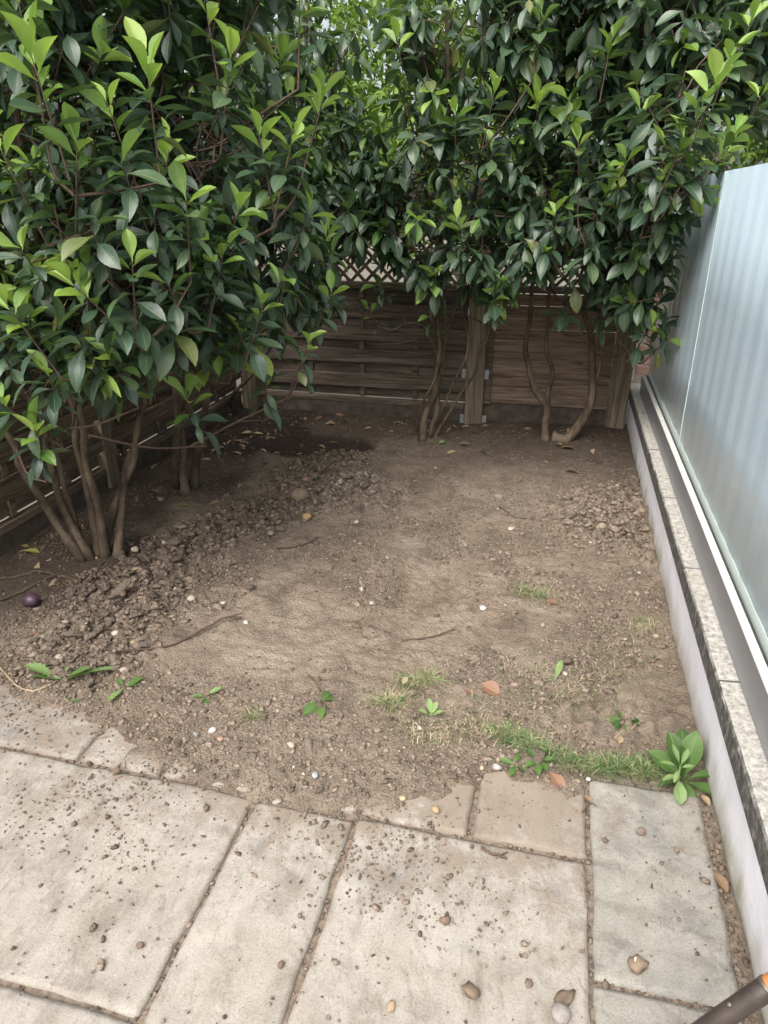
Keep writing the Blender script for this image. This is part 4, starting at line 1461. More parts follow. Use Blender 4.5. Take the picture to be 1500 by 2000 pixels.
def far_tree(label, base, blobs, count, size=0.12):
    root = bpy.data.objects.new('garden_tree', None)
    COL.objects.link(root)
    root.location = base
    tag(root, label, 'tree', 'trees beyond the garden')
    base = np.array(base, float)
    mb = MB()
    top = np.mean([b[:3] for b in blobs], axis=0)
    trunk = spline([base, base * 0.4 + top * 0.6 + np.array([0.06, 0, 0]) - np.array([0, 0, 0.2]), top], 12)
    mb.tube(trunk - base, list(np.linspace(0.07, 0.03, 13)), 8)
    for b in blobs:
        for _ in range(4):
            e = np.array(b[:3]) + rng.uniform(-0.7, 0.7, 3) * np.array(b[3:6])
            q = trunk[int(rng.integers(5, 12))]
            mb.tube(spline([q, (q + e) / 2 + rng.normal(0, 0.05, 3), e], 6) - base, list(np.linspace(0.02, 0.006, 7)), 5, False)
    mb.obj('trunk', M['bark'], root, True)
    Vs, Fs, Us, Rs, n = [], [], [], [], 0
    vols = np.array([b[3] * b[4] * b[5] for b in blobs])
    vols = vols / vols.sum()
    for i in range(count // 5):
        b = blobs[rng.choice(len(blobs), p=vols)]
        p = np.array(b[:3]) + unit(rng.normal(size=3)) * rng.uniform(0.45, 1.0) * np.array(b[3:6])
        for j in range(5):
            V, F, UV = LOT[int(rng.integers(4))]
            d = rng.normal(size=3) + np.array([0, 0, -0.2])
            L = size * rng.uniform(0.7, 1.2)
            Vs.append(p - base + rng.normal(0, 0.05, 3) + (V * L) @ frame(d, rng.normal(0, 0.5)).T)
            Fs.append(F + n); Us.append(UV)
            Rs.append(np.full(len(V), random.random())); n += len(V)
    me = mesh_np('crown', np.vstack(Vs), np.vstack(Fs), uv=np.vstack(Us), mats=[M['leaf_far']], smooth=True, rnd=np.concatenate(Rs))
    o = obj('crown', me, root)
    o['kind'] = 'stuff'


far_tree('bright green tree beyond the back fence at left', (-2.6, 7.4, -0.2), [(-2.7, 7.3, 2.2, 0.9, 0.7, 0.9), (-1.9, 7.5, 2.8, 0.9, 0.7, 0.9), (-3.3, 7.2, 3.0, 0.9, 0.7, 0.8), (-1.8, 7.0, 1.9, 0.8, 0.5, 0.8)], 8500)
far_tree('bright green tree beyond the back fence in the middle', (-0.5, 7.8, -0.2), [(-0.7, 7.6, 2.1, 0.9, 0.7, 0.9), (0.1, 7.7, 2.8, 0.9, 0.7, 0.9), (-1.2, 7.6, 3.1, 0.8, 0.7, 0.8)], 7500)
far_tree('bright green tree beyond the back fence at right', (1.6, 7.4, -0.2), [(1.3, 7.3, 2.1, 0.8, 0.7, 0.9), (2.1, 7.2, 2.7, 0.9, 0.7, 0.9), (1.4, 7.6, 3.2, 0.8, 0.7, 0.6)], 6500)
far_tree('green tree over the left fence behind the big shrub', (-4.2, 4.6, -0.2), [(-4.1, 4.5, 2.2, 0.8, 0.9, 0.9), (-3.9, 3.6, 2.5, 0.7, 0.8, 0.8), (-4.0, 5.6, 2.4, 0.8, 0.8, 0.9)], 5000)
far_tree('dark green tree showing above the top edge of the glass', (1.9, 5.6, -0.2), [(1.8, 5.5, 2.2, 0.6, 0.6, 0.6), (1.5, 5.3, 2.6, 0.55, 0.5, 0.5), (2.3, 5.4, 2.7, 0.5, 0.5, 0.5)], 3500)

# ------------------------------------------------------------------ grass
def grass(name, spots, mats, label):
    Vs, Fs, Ms, n = [], [], [], 0
    for (x, y, z, h, lean, wd, mi) in spots:
        a = random.uniform(0, 6.28)
        dx, dy = math.cos(a), math.sin(a)
        px_, py_ = -dy * wd, dx * wd
        for k, t in enumerate((0, 0.5, 1.0)):
            q = lean * h * t * t
            c = np.array([x + dx * q, y + dy * q, z + h * t * (1 - 0.35 * lean * t)])
            ww = (1, 0.75, 0.08)[k]
            Vs.append(c + np.array([px_ * ww, py_ * ww, 0]))
            Vs.append(c - np.array([px_ * ww, py_ * ww, 0]))
        Fs += [(n, n + 1, n + 3, n + 2), (n + 2, n + 3, n + 5, n + 4)]
        Ms += [mi, mi]
        n += 6
    me = mesh_np(name, np.array(Vs), np.array(Fs), mats=mats, midx=Ms)
    return tag(obj(name, me), label, 'grass', kind='stuff')


MG = [mat_plain('grass_green', (0.095, 0.165, 0.055), 0.6, 0.3, 30, 0.4), mat_plain('grass_pale', (0.23, 0.26, 0.12), 0.6, 0.3, 30, 0.4), mat_plain('grass_straw', (0.42, 0.34, 0.22), 0.7, 0.3, 30, 0.3)]


def gspots(n, line, sp, h, lush, lean=(0.5, 2.2)):
    out = []
    line = np.array(line, float)
    for _ in range(n):
        t = random.uniform(0, len(line) - 1.001)
        k = int(t)
        p = line[k] + (line[k + 1] - line[k]) * (t - k)
        g = p + rng.normal(0, sp, 2) * np.array([1.0, 0.8])
        if g[0] > WX - 0.03:
            continue
        mi = random.choices((0, 1, 2), (lush, 0.35, 1 - lush))[0]
        out.append((g[0], g[1], max(0.0, sz(g[0], g[1])) - 0.002, h * random.uniform(0.5, 1.3), random.uniform(*lean), random.uniform(0.0008, 0.0017), mi))
    return out


L_ = lambda *pp: [at_z(x, y)[:2] for x, y in pp]
sp = gspots(900, L_((975, 1440), (1040, 1470), (1100, 1490), (1180, 1498), (1250, 1505)), 0.019, 0.040, 0.85)
sp += gspots(420, L_((1170, 1495), (1230, 1503), (1285, 1512)), 0.018, 0.04, 0.85)
sp += gspots(480, L_((790, 1440), (850, 1450), (930, 1430), (1000, 1440), (1080, 1470)), 0.035, 0.026, 0.25)
sp += gspots(260, L_((755, 1385), (775, 1380)), 0.02, 0.045, 0.45)
sp += gspots(240, L_((790, 1345), (850, 1335)), 0.022, 0.045, 0.55)
sp += gspots(260, L_((1020, 1160), (1060, 1175)), 0.028, 0.04, 0.45)
sp += gspots(500, L_((800, 1400), (930, 1390), (1100, 1380), (1200, 1330), (1290, 1230)), 0.10, 0.025, 0.25, (1, 3))
sp += gspots(120, L_((1265, 1225), (1250, 1240)), 0.03, 0.03, 0.35)
sp += gspots(70, L_((490, 1410), (500, 1415)), 0.014, 0.03, 0.5)
sp += gspots(160, L_((1000, 1325), (1150, 1350), (1220, 1290)), 0.07, 0.03, 0.4)
grass('grass', sp, MG, 'thin ragged tufts of grass along the edge of the soil by the slabs')

# ------------------------------------------------------------------ weeds
def leafy(name, seed, width, bend, fold, mat, lobes=0.0):
    r = np.random.default_rng(seed)
    nl, nw = 18, 4
    V, UV = [], []
    ph = r.uniform(0, 6)
    for i in range(nl + 1):
        t = i / nl
        s = max(0.0, (t - 0.12) / 0.88)
        hw = 0.5 * width * (math.sin(math.pi * min(1, s) ** 1.25) ** 0.8) if 0 < s < 1 else 0
        hw = max(hw * (1 - lobes * (0.5 + 0.5 * math.cos(i * 3.1 + ph))), 0.014 if t < 0.5 else 0.003)
        for j in range(nw + 1):
            u = j / nw * 2 - 1
            V.append((u * hw, t - abs(bend) * 0.15 * t ** 3, -bend * t * t * 0.7 + abs(u) * hw * fold + 0.035 * math.sin(8 * t + ph + 2 * u) * abs(u) * width + r.normal(0, 0.004)))
            UV.append((u * .5 + .5, t))
    I = np.arange(len(V)).reshape(nl + 1, nw + 1)
    F = np.stack([I[:-1, :-1], I[:-1, 1:], I[1:, 1:], I[1:, :-1]], -1).reshape(-1, 4)
    return mesh_np(name, np.array(V), F, uv=np.array(UV), mats=[mat], smooth=True, rnd=np.full(len(V), r.uniform()))


M['weed'] = mat_leaf('weed_leaf', [(0.0, (0.05, 0.115, 0.03)), (0.5, (0.078, 0.16, 0.038)), (1.0, (0.11, 0.20, 0.05))], 0.25, 0.45)
M['weed_pale'] = mat_leaf('weed_leaf_pale', [(0.0, (0.19, 0.30, 0.11)), (1.0, (0.26, 0.38, 0.14))], 0.25, 0.5)
M['dead'] = mat_leaf('dead_leaf', [(0.0, (0.27, 0.125, 0.085)), (0.5, (0.31, 0.155, 0.10)), (1.0, (0.30, 0.19, 0.13))], 0.12, 0.5, (0.4, 0.2, 0.1))
M['dead_pale'] = mat_leaf('dead_leaf_pale', [(0.0, (0.36, 0.25, 0.15)), (1.0, (0.46, 0.34, 0.22))], 0.1, 0.6, (0.4, 0.25, 0.1))
M['dead_dark'] = mat_leaf('dead_leaf_dark', [(0.0, (0.13, 0.075, 0.05)), (1.0, (0.19, 0.11, 0.07))], 0.05, 0.6, (0.2, 0.1, 0.05))
M['dead_yellow'] = mat_leaf('dead_leaf_yellow', [(0.0, (0.33, 0.30, 0.06)), (1.0, (0.40, 0.36, 0.10))], 0.15, 0.5)


def weed(label, px, py, leaves, group=None, cat='weed'):
    """leaves: (azimuth deg, elevation deg, length, width ratio, bend, material, lobes[, lift])"""
    b = at_z(px, py)
    b[2] = max(0.0, sz(b[0], b[1]))
    root = bpy.data.objects.new('weed', None)
    COL.objects.link(root)
    root.location = b
    tag(root, label, cat, group)
    for k, lf in enumerate(leaves):
        az, el, L, wd, bend, mt, lob = lf[:7]
        lift = lf[7] if len(lf) > 7 else 0.0
        me = leafy('leaf', int(px * 7 + py * 3 + k), wd, bend, 0.3, M[mt], lob)
        d = np.array([math.cos(math.radians(az)) * math.cos(math.radians(el)), math.sin(math.radians(az)) * math.cos(math.radians(el)), math.sin(math.radians(el))])
        o = obj('leaf', me, root)
        off = Vector((0, 0, 0.004 + lift)) + Vector(d) * 0.0
        o.matrix_basis = Matrix.Translation(off) @ Matrix(frame(d, rng.normal(0, 0.22)).tolist()).to_4x4() @ Matrix.Diagonal((L, L, L, 1))
    if any(len(l) > 7 for l in leaves):
        h = max(l[7] for l in leaves if len(l) > 7)
        MB().tube([(0, 0, -0.01), (0.004, 0, h * 0.5), (0, 0, h + 0.004)], [0.003, 0.0026, 0.002], 6).obj('stalk', M['weed_pale'], root, True)
    return root


# broad-leaved dock at the foot of the wall
weed('broad-leaved green dock plant growing at the foot of the white wall', 1335, 1528,
     [(118, 58, 0.15, 0.46, 0.35, 'weed', 0.12), (72, 68, 0.16, 0.42, 0.25, 'weed', 0.10), (158, 42, 0.13, 0.5, 0.55, 'weed', 0.15), (97, 50, 0.165, 0.38, 0.4, 'weed', 0.12), (8, 40, 0.12, 0.30, 0.5, 'weed', 0.15),
      (-25, 12, 0.10, 0.42, 0.2, 'weed', 0.12), (-75, 10, 0.07, 0.5, 0.5, 'weed', 0.12), (135, 78, 0.12, 0.36, 0.1, 'weed', 0.1), (205, 14, 0.09, 0.4, 0.3, 'weed', 0.15)])
weed('small pale green rosette sprouting in front of the broad dock leaves', 1318, 1545,
     [(172, 18, 0.060, 0.26, 0.4, 'weed_pale', 0.05, 0.085), (122, 52, 0.066, 0.27, 0.2, 'weed_pale', 0.05, 0.09), (52, 58, 0.060, 0.28, 0.25, 'weed_pale', 0.05, 0.09), (5, 26, 0.042, 0.30, 0.3, 'weed_pale', 0, 0.085),
      (-115, 0, 0.048, 0.32, 0.5, 'weed_pale', 0.05, 0.08), (200, -12, 0.05, 0.36, 0.3, 'weed_pale', 0.1, 0.06), (-84, -22, 0.078, 0.5, 0.35, 'weed_pale', 0.1, 0.05)])
weed('wilted dark green weed with crumpled leaves above the grass strip', 1215, 1418,
     [(200, 12, 0.075, 0.5, 0.6, 'weed', 0), (230, 15, 0.07, 0.5, 0.7, 'weed', 0), (-70, 10, 0.065, 0.45, 0.6, 'weed', 0), (0, 15, 0.06, 0.4, 0.7, 'weed', 0), (20, 8, 0.075, 0.4, 0.5, 'weed', 0), (120, 30, 0.045, 0.4, 0.5, 'weed', 0)])
weed('uprooted dandelion with two jagged pale leaves lying flat at the left edge', 122, 1338,
     [(172, 10, 0.165, 0.40, 0.05, 'weed_pale', 0.5), (22, 12, 0.19, 0.36, 0.05, 'weed_pale', 0.5), (185, 5, 0.12, 0.28, 0.1, 'weed', 0.5), (30, 22, 0.12, 0.3, 0.15, 'weed', 0.3), (90, 35, 0.055, 0.35, 0.2, 'weed_pale', 0.2)])
weed('small ragged dandelion leaf pair just right of the uprooted dandelion', 245, 1352,
     [(60, 12, 0.075, 0.4, 0.2, 'weed', 0.35), (150, 15, 0.06, 0.35, 0.2, 'weed', 0.3), (-95, 8, 0.09, 0.36, 0.1, 'weed_pale', 0.35), (20, 18, 0.05, 0.35, 0.2, 'weed', 0.3)])
weed('tiny green seedling on the patio edge below the uprooted dandelion', 135, 1372, [(10, 10, 0.04, 0.45, 0.2, 'weed', 0.1), (130, 20, 0.035, 0.4, 0.2, 'weed', 0.1)])
weed('small weed with three dark leaves near the centre-left bare soil', 402, 1368,
     [(50, 20, 0.07, 0.35, 0.3, 'weed_pale', 0.1), (200, 15, 0.05, 0.4, 0.3, 'weed', 0), (-60, 10, 0.05, 0.45, 0.3, 'weed', 0)])
weed('limp twisted green leaf lying alone in the middle of the soil', 630, 1385,
     [(80, 22, 0.055, 0.5, 0.5, 'weed', 0), (-115, 10, 0.09, 0.42, 0.35, 'weed', 0), (-75, 8, 0.085, 0.35, 0.3, 'weed', 0.1), (30, 20, 0.05, 0.5, 0.6, 'weed', 0)])
weed('little pale seedling with upright paired leaves left of the grass strip', 840, 1412,
     [(110, 55, 0.06, 0.35, 0.15, 'weed_pale', 0), (60, 50, 0.055, 0.36, 0.15, 'weed_pale', 0), (10, 35, 0.05, 0.34, 0.2, 'weed_pale', 0), (175, 30, 0.05, 0.3, 0.3, 'weed_pale', 0)])
weed('single pale dandelion leaf standing on bare soil right of centre', 1083, 1338, [(75, 35, 0.085, 0.34, 0.1, 'weed_pale', 0.3), (200, 15, 0.03, 0.4, 0.2, 'weed_pale', 0.2)])
weed('bright green sprig on top of the grass strip beside the slab joint', 1050, 1495,
     [(150, 35, 0.05, 0.4, 0.3, 'weed', 0), (60, 45, 0.05, 0.4, 0.3, 'weed', 0), (-90, 15, 0.06, 0.4, 0.4, 'weed', 0), (-140, 15, 0.05, 0.4, 0.4, 'weed', 0), (10, 25, 0.05, 0.4, 0.3, 'weed', 0), (-50, 20, 0.05, 0.45, 0.4, 'weed', 0)])
weed('low dark weed at the left end of the lush grass by the grey rock', 1005, 1500,
     [(170, 15, 0.05, 0.45, 0.3, 'weed', 0.1), (-100, 10, 0.05, 0.45, 0.3, 'weed', 0.1), (-30, 12, 0.045, 0.45, 0.3, 'weed', 0.1), (80, 25, 0.045, 0.45, 0.3, 'weed', 0.1)])
weed('small leafy sprig among the pale tuft left of the red leaves', 768, 1385, [(-90, 20, 0.05, 0.5, 0.3, 'weed', 0), (40, 35, 0.05, 0.4, 0.3, 'weed', 0), (170, 25, 0.04, 0.4, 0.3, 'weed', 0)])

# ------------------------------------------------------------------ fallen leaves
def dead_leaf(label, px, py, az, L, mt='dead', curl=0.3, tilt=8, wd=0.42, lift=0.004):
    b = at_z(px, py)
    b[2] = max(0.001, sz(b[0], b[1])) if b[1] > 1.45 else 0.003
    me = leafy('fallen_leaf', int(px + py * 5), wd, curl, 0.45, M[mt])
    o = obj('fallen_leaf', me)
    d = np.array([math.cos(math.radians(az)) * math.cos(math.radians(tilt)), math.sin(math.radians(az)) * math.cos(math.radians(tilt)), math.sin(math.radians(tilt))])
    c = b - d * L * 0.5
    c[2] = b[2] + lift
    o.matrix_basis = Matrix.Translation(Vector(c)) @ Matrix(frame(d, rng.normal(0, 0.2)).tolist()).to_4x4() @ Matrix.Diagonal((L, L, L, 1))
    tag(o, label, 'leaf', 'fallen leaves on the bed and patio')
    return o


dead_leaf('pinkish brown fallen leaf beside the far grass tuft', 1078, 1184, 10, 0.085, 'dead', 0.3, 6, 0.5)
dead_leaf('large red-brown fallen leaf lying near the grass, biggest of its pair', 953, 1354, -25, 0.095, 'dead', 0.35, 10, 0.62)
dead_leaf('small orange-brown leaf just left of the large red leaf', 914, 1361, -20, 0.05, 'dead', 0.3, 6)
dead_leaf('folded tan leaf beside the pale grass tuft left of the red leaves', 790, 1345, 80, 0.05, 'dead_pale', 0.4, 25)
dead_leaf('curled brown leaf right above the grass strip', 1005, 1420, 5, 0.06, 'dead_dark', 0.5, 8, 0.5)
dead_leaf('pale terracotta leaf on the soil edge above the slab joint', 1085, 1528, -50, 0.085, 'dead', 0.3, 5, 0.45)
dead_leaf('small orange leaf lying across the joint of the grey slab', 1147, 1562, -40, 0.035, 'dead', 0.2, 5, 0.6, 0.003)
dead_leaf('orange leaf in the gap between grey slab and white wall', 1406, 1720, -70, 0.07, 'dead', 0.25, 12, 0.38, -0.004)
dead_leaf('pinkish leaf tucked under the wilted weed', 1208, 1450, -110, 0.06, 'dead_pale', 0.2, 8, 0.5)
dead_leaf('dark red leaf caught in the dock plant by the wall', 1352, 1500, 65, 0.09, 'dead', 0.1, 55, 0.4, 0.03)
dead_leaf('bright orange-brown leaf lying at the far left below the purple ball', 72, 1253, 35, 0.065, 'dead', 0.4, 14, 0.5)
dead_leaf('yellow-green curled leaf by the left fence near the stems', 62, 1090, 15, 0.095, 'dead_yellow', 0.4, 8, 0.4)
dead_leaf('thin yellow-green leaf just behind the yellow curled one', 50, 1077, 5, 0.07, 'dead_yellow', 0.3, 4, 0.35)
dead_leaf('brown leaf at the base of the nearest shrub', 168, 1086, -30, 0.08, 'dead_dark', 0.5, 12, 0.5)
dead_leaf('curled tan leaf between the two left shrubs', 302, 969, 10, 0.11, 'dead_pale', 0.5, 12, 0.45)
dead_leaf('green-yellow leaf on dark soil right of the second shrub', 362, 995, 0, 0.07, 'dead_yellow', 0.2, 4, 0.4)
dead_leaf('tan leaf on dark soil by the left corner, upper of two', 482, 852, 10, 0.12, 'dead_pale', 0.3, 6, 0.5)
dead_leaf('brown leaf on dark soil by the left corner, lower of two', 467, 868, -8, 0.13, 'dead', 0.3, 6, 0.4)
dead_leaf('pale leaf lying left of the dug hole', 503, 853, 0, 0.12, 'dead_pale', 0.3, 6, 0.45)
dead_leaf('reddish leaf lying across the front of the dug hole', 648, 876, 20, 0.14, 'dead', 0.3, 14, 0.3, 0.03)
dead_leaf('pale brown leaf left of the reddish one at the hole', 624, 880, -15, 0.11, 'dead_pale', 0.3, 10, 0.35, 0.03)
dead_leaf('tan leaf behind the dug hole', 645, 836, 15, 0.10, 'dead_pale', 0.3, 8, 0.6)
dead_leaf('brown leaf on bare soil midway to the back fence', 778, 833, 0, 0.11, 'dead_pale', 0.3, 5, 0.55)
dead_leaf('fresh lime green leaf in front of the dug hole', 631, 888, 60, 0.07, 'weed_pale', 0.2, 10, 0.7, 0.02)
dead_leaf('lime green leaf by the foot of the spindly shrub', 863, 873, 40, 0.07, 'weed_pale', 0.2, 10, 0.7)
dead_leaf('dark brown leaf under the curved trunk', 1108, 884, 5, 0.13, 'dead_dark', 0.3, 5, 0.5)
dead_leaf('brown leaf on soil before the right fence panel', 1030, 846, 12, 0.10, 'dead_pale', 0.3, 5, 0.4)
dead_leaf('orange-brown leaf at the edge of the right-hand clods', 1112, 931, 10, 0.10, 'dead_dark', 0.3, 8, 0.4)
dead_leaf('grey-brown leaf left of the second shrub stems', 445, 815, -15, 0.12, 'dead_pale', 0.4, 6, 0.4)
dead_leaf('tan leaf by the second shrub foot, right side', 402, 905, 25, 0.11, 'dead_pale', 0.4, 10, 0.35)
dead_leaf('withered leaf in the wall gap beside the dock plant', 1376, 1560, -60, 0.05, 'dead_pale', 0.5, 15, 0.4, -0.003)

# small leaf litter too mixed to count, under the shrubs
Vs, Fs, Us, Ms, Rs, n = [], [], [], [], [], 0
for q in range(330):
    m_ = q % 3
    if m_ == 0:
        x, y = random.uniform(FX + 0.05, 0.5), random.uniform(4.55, FY - 0.05)
    elif m_ == 1:
        x, y = random.uniform(FX + 0.05, -1.75), random.uniform(2.3, 5.0)
    else:
        x, y = random.gauss(-2.0, 0.3), random.gauss(4.5, 0.45)
    if x < FX + 0.05 or y > FY - 0.05 or x > 0.5:
        continue
    V, F, UV = LOT[q % 4]
    L = random.uniform(0.022, 0.085)
    d = np.array([random.gauss(0, 1), random.gauss(0, 1), random.gauss(0, 0.15)])
    Vs.append(np.array([x, y, sz(x, y) + 0.006]) + (V * L) @ frame(d, rng.normal(0, 0.35)).T)
    Fs.append(F + n)
    Us.append(UV)
    Ms.append(np.full(len(F), random.choice((0, 1, 1, 2, 2))))
    Rs.append(np.full(len(V), random.random()))
    n += len(V)
tag(obj('leaf_litter', mesh_np('leaf_litter', np.vstack(Vs), np.vstack(Fs), uv=np.vstack(Us), mats=[M['dead'], M['dead_pale'], M['dead_dark']], midx=np.concatenate(Ms), smooth=True, rnd=np.concatenate(Rs))),
    'scraps of brown leaf litter strewn over the dark soil under the shrubs', 'leaf litter', kind='stuff')

# ------------------------------------------------------------------ stones and oddments
STM = {}


def stone(label, px, py, size, col, flat=0.7, rough=0.5, sub=3, spec=0.3, name='pebble', cat='pebble', rgh=0.75, sink=0.3):
    b = at_z(px, py)
    z = sz(b[0], b[1]) if b[1] > 1.45 else 0.0
    z = max(z, 0.0)
    V, F = lump(sub, rough, int(px * 3 + py), flat)
    me = mesh_np(name, V * size, Ft=F, mats=[STM.setdefault(col, mat_plain('stone_' + str(len(STM)), col, rgh, spec, 55, 0.28, 0.4))], smooth=rough < 0.9)
    o = obj(name, me, None, (b[0], b[1], z + size * flat * (1 - sink)))
    o.rotation_euler = (0, 0, random.uniform(0, 6.28))
    tag(o, label, cat, 'loose stones')
    return o


W_, GR, OR, BR, TN, SO = (0.33, 0.30, 0.255), (0.30, 0.29, 0.28), (0.36, 0.25, 0.15), (0.20, 0.155, 0.115), (0.42, 0.34, 0.24), (0.17, 0.125, 0.09)
stone('round grey stone ball at the bottom edge of the big slab', 1094, 1988, 0.024, (0.26, 0.235, 0.215), 0.95, 0.15)
blk = stone('brown block of stone with white face on the grey slab', 1243, 1892, 0.02, (0.23, 0.17, 0.12), 0.85, 1.1, 2)
V, F = lump(2, 0.9, 77, 0.6)
wc = mesh_np('white_face', V * 0.011, Ft=F, mats=[mat_plain('chalk', (0.72, 0.68, 0.58), 0.9, 0.2, 60, 0.2)])
obj('white_face', wc, blk, (0.001, 0.0, 0.0115))
stone('brown round pebble on the upper part of the grey slab', 1252, 1628, 0.0135, (0.21, 0.16, 0.125), 0.8, 0.4)
stone('small brown twin pebble on the right of the grey slab', 1321, 1663, 0.0085, (0.22, 0.165, 0.125), 0.8, 0.5)
stone('dark brown clod sitting alone on the big central slab', 868, 1800, 0.0125, SO, 0.75, 1.0, 2, cat='clod', name='clod')
stone('crumbly clod low on the big central slab, left of two', 922, 1938, 0.018, SO, 0.45, 1.3, 2, cat='clod', name='clod')
stone('small dark clod right of the low crumbly clod', 1033, 1922, 0.012, SO, 0.5, 1.2, 2, cat='clod', name='clod')
stone('flattened clod just above the round grey stone ball', 1104, 1955, 0.024, SO, 0.3, 1.2, 2, cat='clod', name='clod')
stone('yellowish pebble at the bottom centre of the big slab', 764, 1968, 0.011, (0.36, 0.27, 0.17), 0.7, 0.6)
stone('clod pair by the joint on the grey slab', 1180, 1643, 0.01, SO, 0.6, 1.1, 2, cat='clod', name='clod')
stone('angular pale grey rock at the left end of the grass', 970, 1503, 0.016, (0.36, 0.34, 0.31), 0.75, 1.1, 2)
stone('round tan pebble left of the angular grey rock', 941, 1505, 0.009, TN, 0.85, 0.25)
stone('smooth blue-grey pebble near the slab corner', 616, 1527, 0.013, (0.33, 0.33, 0.34), 0.7, 0.3)
stone('smooth off-white pebble in the trodden soil at left', 416, 1437, 0.013, (0.52, 0.50, 0.46), 0.8, 0.3)
stone('pinkish brown pebble right below the off-white one', 432, 1451, 0.011, (0.34, 0.22, 0.16), 0.7, 0.5)
stone('grey angular pebble left of the off-white one', 383, 1443, 0.010, GR, 0.7, 0.9)
stone('bright orange pebble on the soil-smeared slab, right one', 850, 1585, 0.011, OR, 0.8, 0.35)
stone('pale orange pebble on the soil-smeared slab, left one', 786, 1561, 0.010, (0.42, 0.33, 0.20), 0.7, 0.5)
stone('white pebble in the very middle of the bare soil', 726, 1189, 0.014, W_, 0.7, 0.8)
stone('small white pebble further back than the middle one', 757, 1097, 0.011, W_, 0.8, 0.5)
stone('whitish flint in front of the far grass tuft', 943, 1201, 0.017, (0.55, 0.50, 0.45), 0.5, 1.0)
stone('pale round pebble beside the end of the long twig', 375, 1177, 0.019, (0.40, 0.345, 0.28), 0.75, 0.4)
stone('flat pale stone above the long twig', 436, 1181, 0.013, (0.52, 0.46, 0.38), 0.4, 0.5)
stone('rounded brown stone behind the long twig', 529, 1049, 0.022, (0.27, 0.21, 0.16), 0.8, 0.4)
stone('big rough brown stone on the dug heap', 585, 990, 0.050, (0.22, 0.165, 0.115), 0.75, 0.9, 3, sink=0.2)
stone('ochre stone in front of the big rough one', 600, 1020, 0.026, (0.40, 0.27, 0.14), 0.9, 0.7, 2)
stone('small red brick fragment above the big rough stone', 598, 964, 0.020, (0.42, 0.16, 0.11), 0.7, 0.9, 2, name='brick_fragment', cat='brick')
stone('orange brick crumb furthest back on the dug heap', 608, 938, 0.019, (0.46, 0.22, 0.13), 0.7, 0.9, 2, name='brick_fragment', cat='brick')
stone('white pebble on the dug heap', 659, 971, 0.014, W_, 0.6, 0.5)
stone('pale stone at the right foot of the dug heap', 696, 1029, 0.016, TN, 0.8, 0.5)
stone('yellowish stone at the far edge of the dug heap', 713, 943, 0.018, (0.46, 0.38, 0.24), 0.5, 0.7)
stone('pale pebble in the clod ridge right of the dandelion', 229, 1260, 0.013, (0.46, 0.40, 0.32), 0.7, 0.4)
stone('ochre pebble in the clod ridge, right of the pale one', 260, 1265, 0.012, (0.45, 0.33, 0.18), 0.7, 0.7)
stone('light brown stone above the dandelion', 121, 1306, 0.016, (0.36, 0.29, 0.22), 0.6, 0.6)
stone('flat pale stone right of the dandelion', 244, 1322, 0.017, (0.40, 0.34, 0.29), 0.4, 0.6)
stone('flat upright stone slab in the clod ridge', 241, 1165, 0.030, (0.27, 0.215, 0.165), 0.4, 0.8, 2)
stone('round brown pebble in bare soil near the wall', 1279, 1252, 0.011, (0.36, 0.27, 0.18), 0.9, 0.25)
stone('grey round pebble below the far grass tuft', 1059, 1233, 0.012, (0.28, 0.25, 0.225), 0.75, 0.4)
stone('smooth stone in front of the right-hand clods', 1173, 1050, 0.021, (0.28, 0.225, 0.17), 0.85, 0.5)
stone('pale pebble left of the right-hand clods', 998, 1038, 0.018, (0.52, 0.44, 0.33), 0.5, 0.4)
stone('tiny white pebble on the long twig tip', 481, 1223, 0.009, (0.60, 0.56, 0.50), 0.8, 0.5)
stone('brown round pebble right of the limp green leaf', 1149, 1330, 0.010, (0.27, 0.20, 0.15), 0.8, 0.3)
stone('pale cracked stone in trodden soil above the slab corner', 569, 1470, 0.017, (0.42, 0.35, 0.28), 0.5, 0.9, 2)
stone('white pebble on the slab joint at the left corner', 542, 1568, 0.011, W_, 0.6, 0.7)
stone('white pebble at the top of the grey slab joint', 1149, 1523, 0.007, (0.72, 0.70, 0.66), 0.7, 0.5)
stone('dark pebble at the far left slab joint', 229, 1508, 0.013, SO, 0.8, 0.6)
stone('dark round clod on the left slab, nearest the narrow slab', 273, 1849, 0.0085, SO, 0.8, 0.8, 2, cat='clod', name='clod')
stone('dark clod high on the narrow slab', 549, 1886, 0.0085, SO, 0.9, 0.5, 2, cat='clod', name='clod')
stone('pale stone at the foot of the nearest shrub', 266, 1088, 0.022, (0.36, 0.30, 0.23), 0.8, 0.8, 2)

# purple plum-like ball
b = at_z(64, 1188)
V, F = ICO[3]
V = V.copy()
V *= 1 - 0.16 * np.clip(np.abs(np.arctan2(V[:, 1], V[:, 0])) < 0.25, 0, 1)[:, None] * (1 - V[:, 2:3] ** 2)
plum = obj('plum', mesh_np('plum', V * np.array([0.040, 0.034, 0.031]), Ft=F, mats=[mat_plain('plum_skin', (0.075, 0.042, 0.062), 0.38, 0.5, 30, 0.35, 0.1)], smooth=True), None, (b[0], b[1], sz(b[0], b[1]) + 0.024))
tag(plum, 'dark purple plum-like fruit lying on the soil at the far left', 'fruit')
MB().tube([(0.0, 0.0, 0.028), (-0.012, 0.004, 0.036), (-0.022, 0.006, 0.037)], [0.003, 0.0024, 0.002], 6).obj('stalk', M['twig'], plum, True)


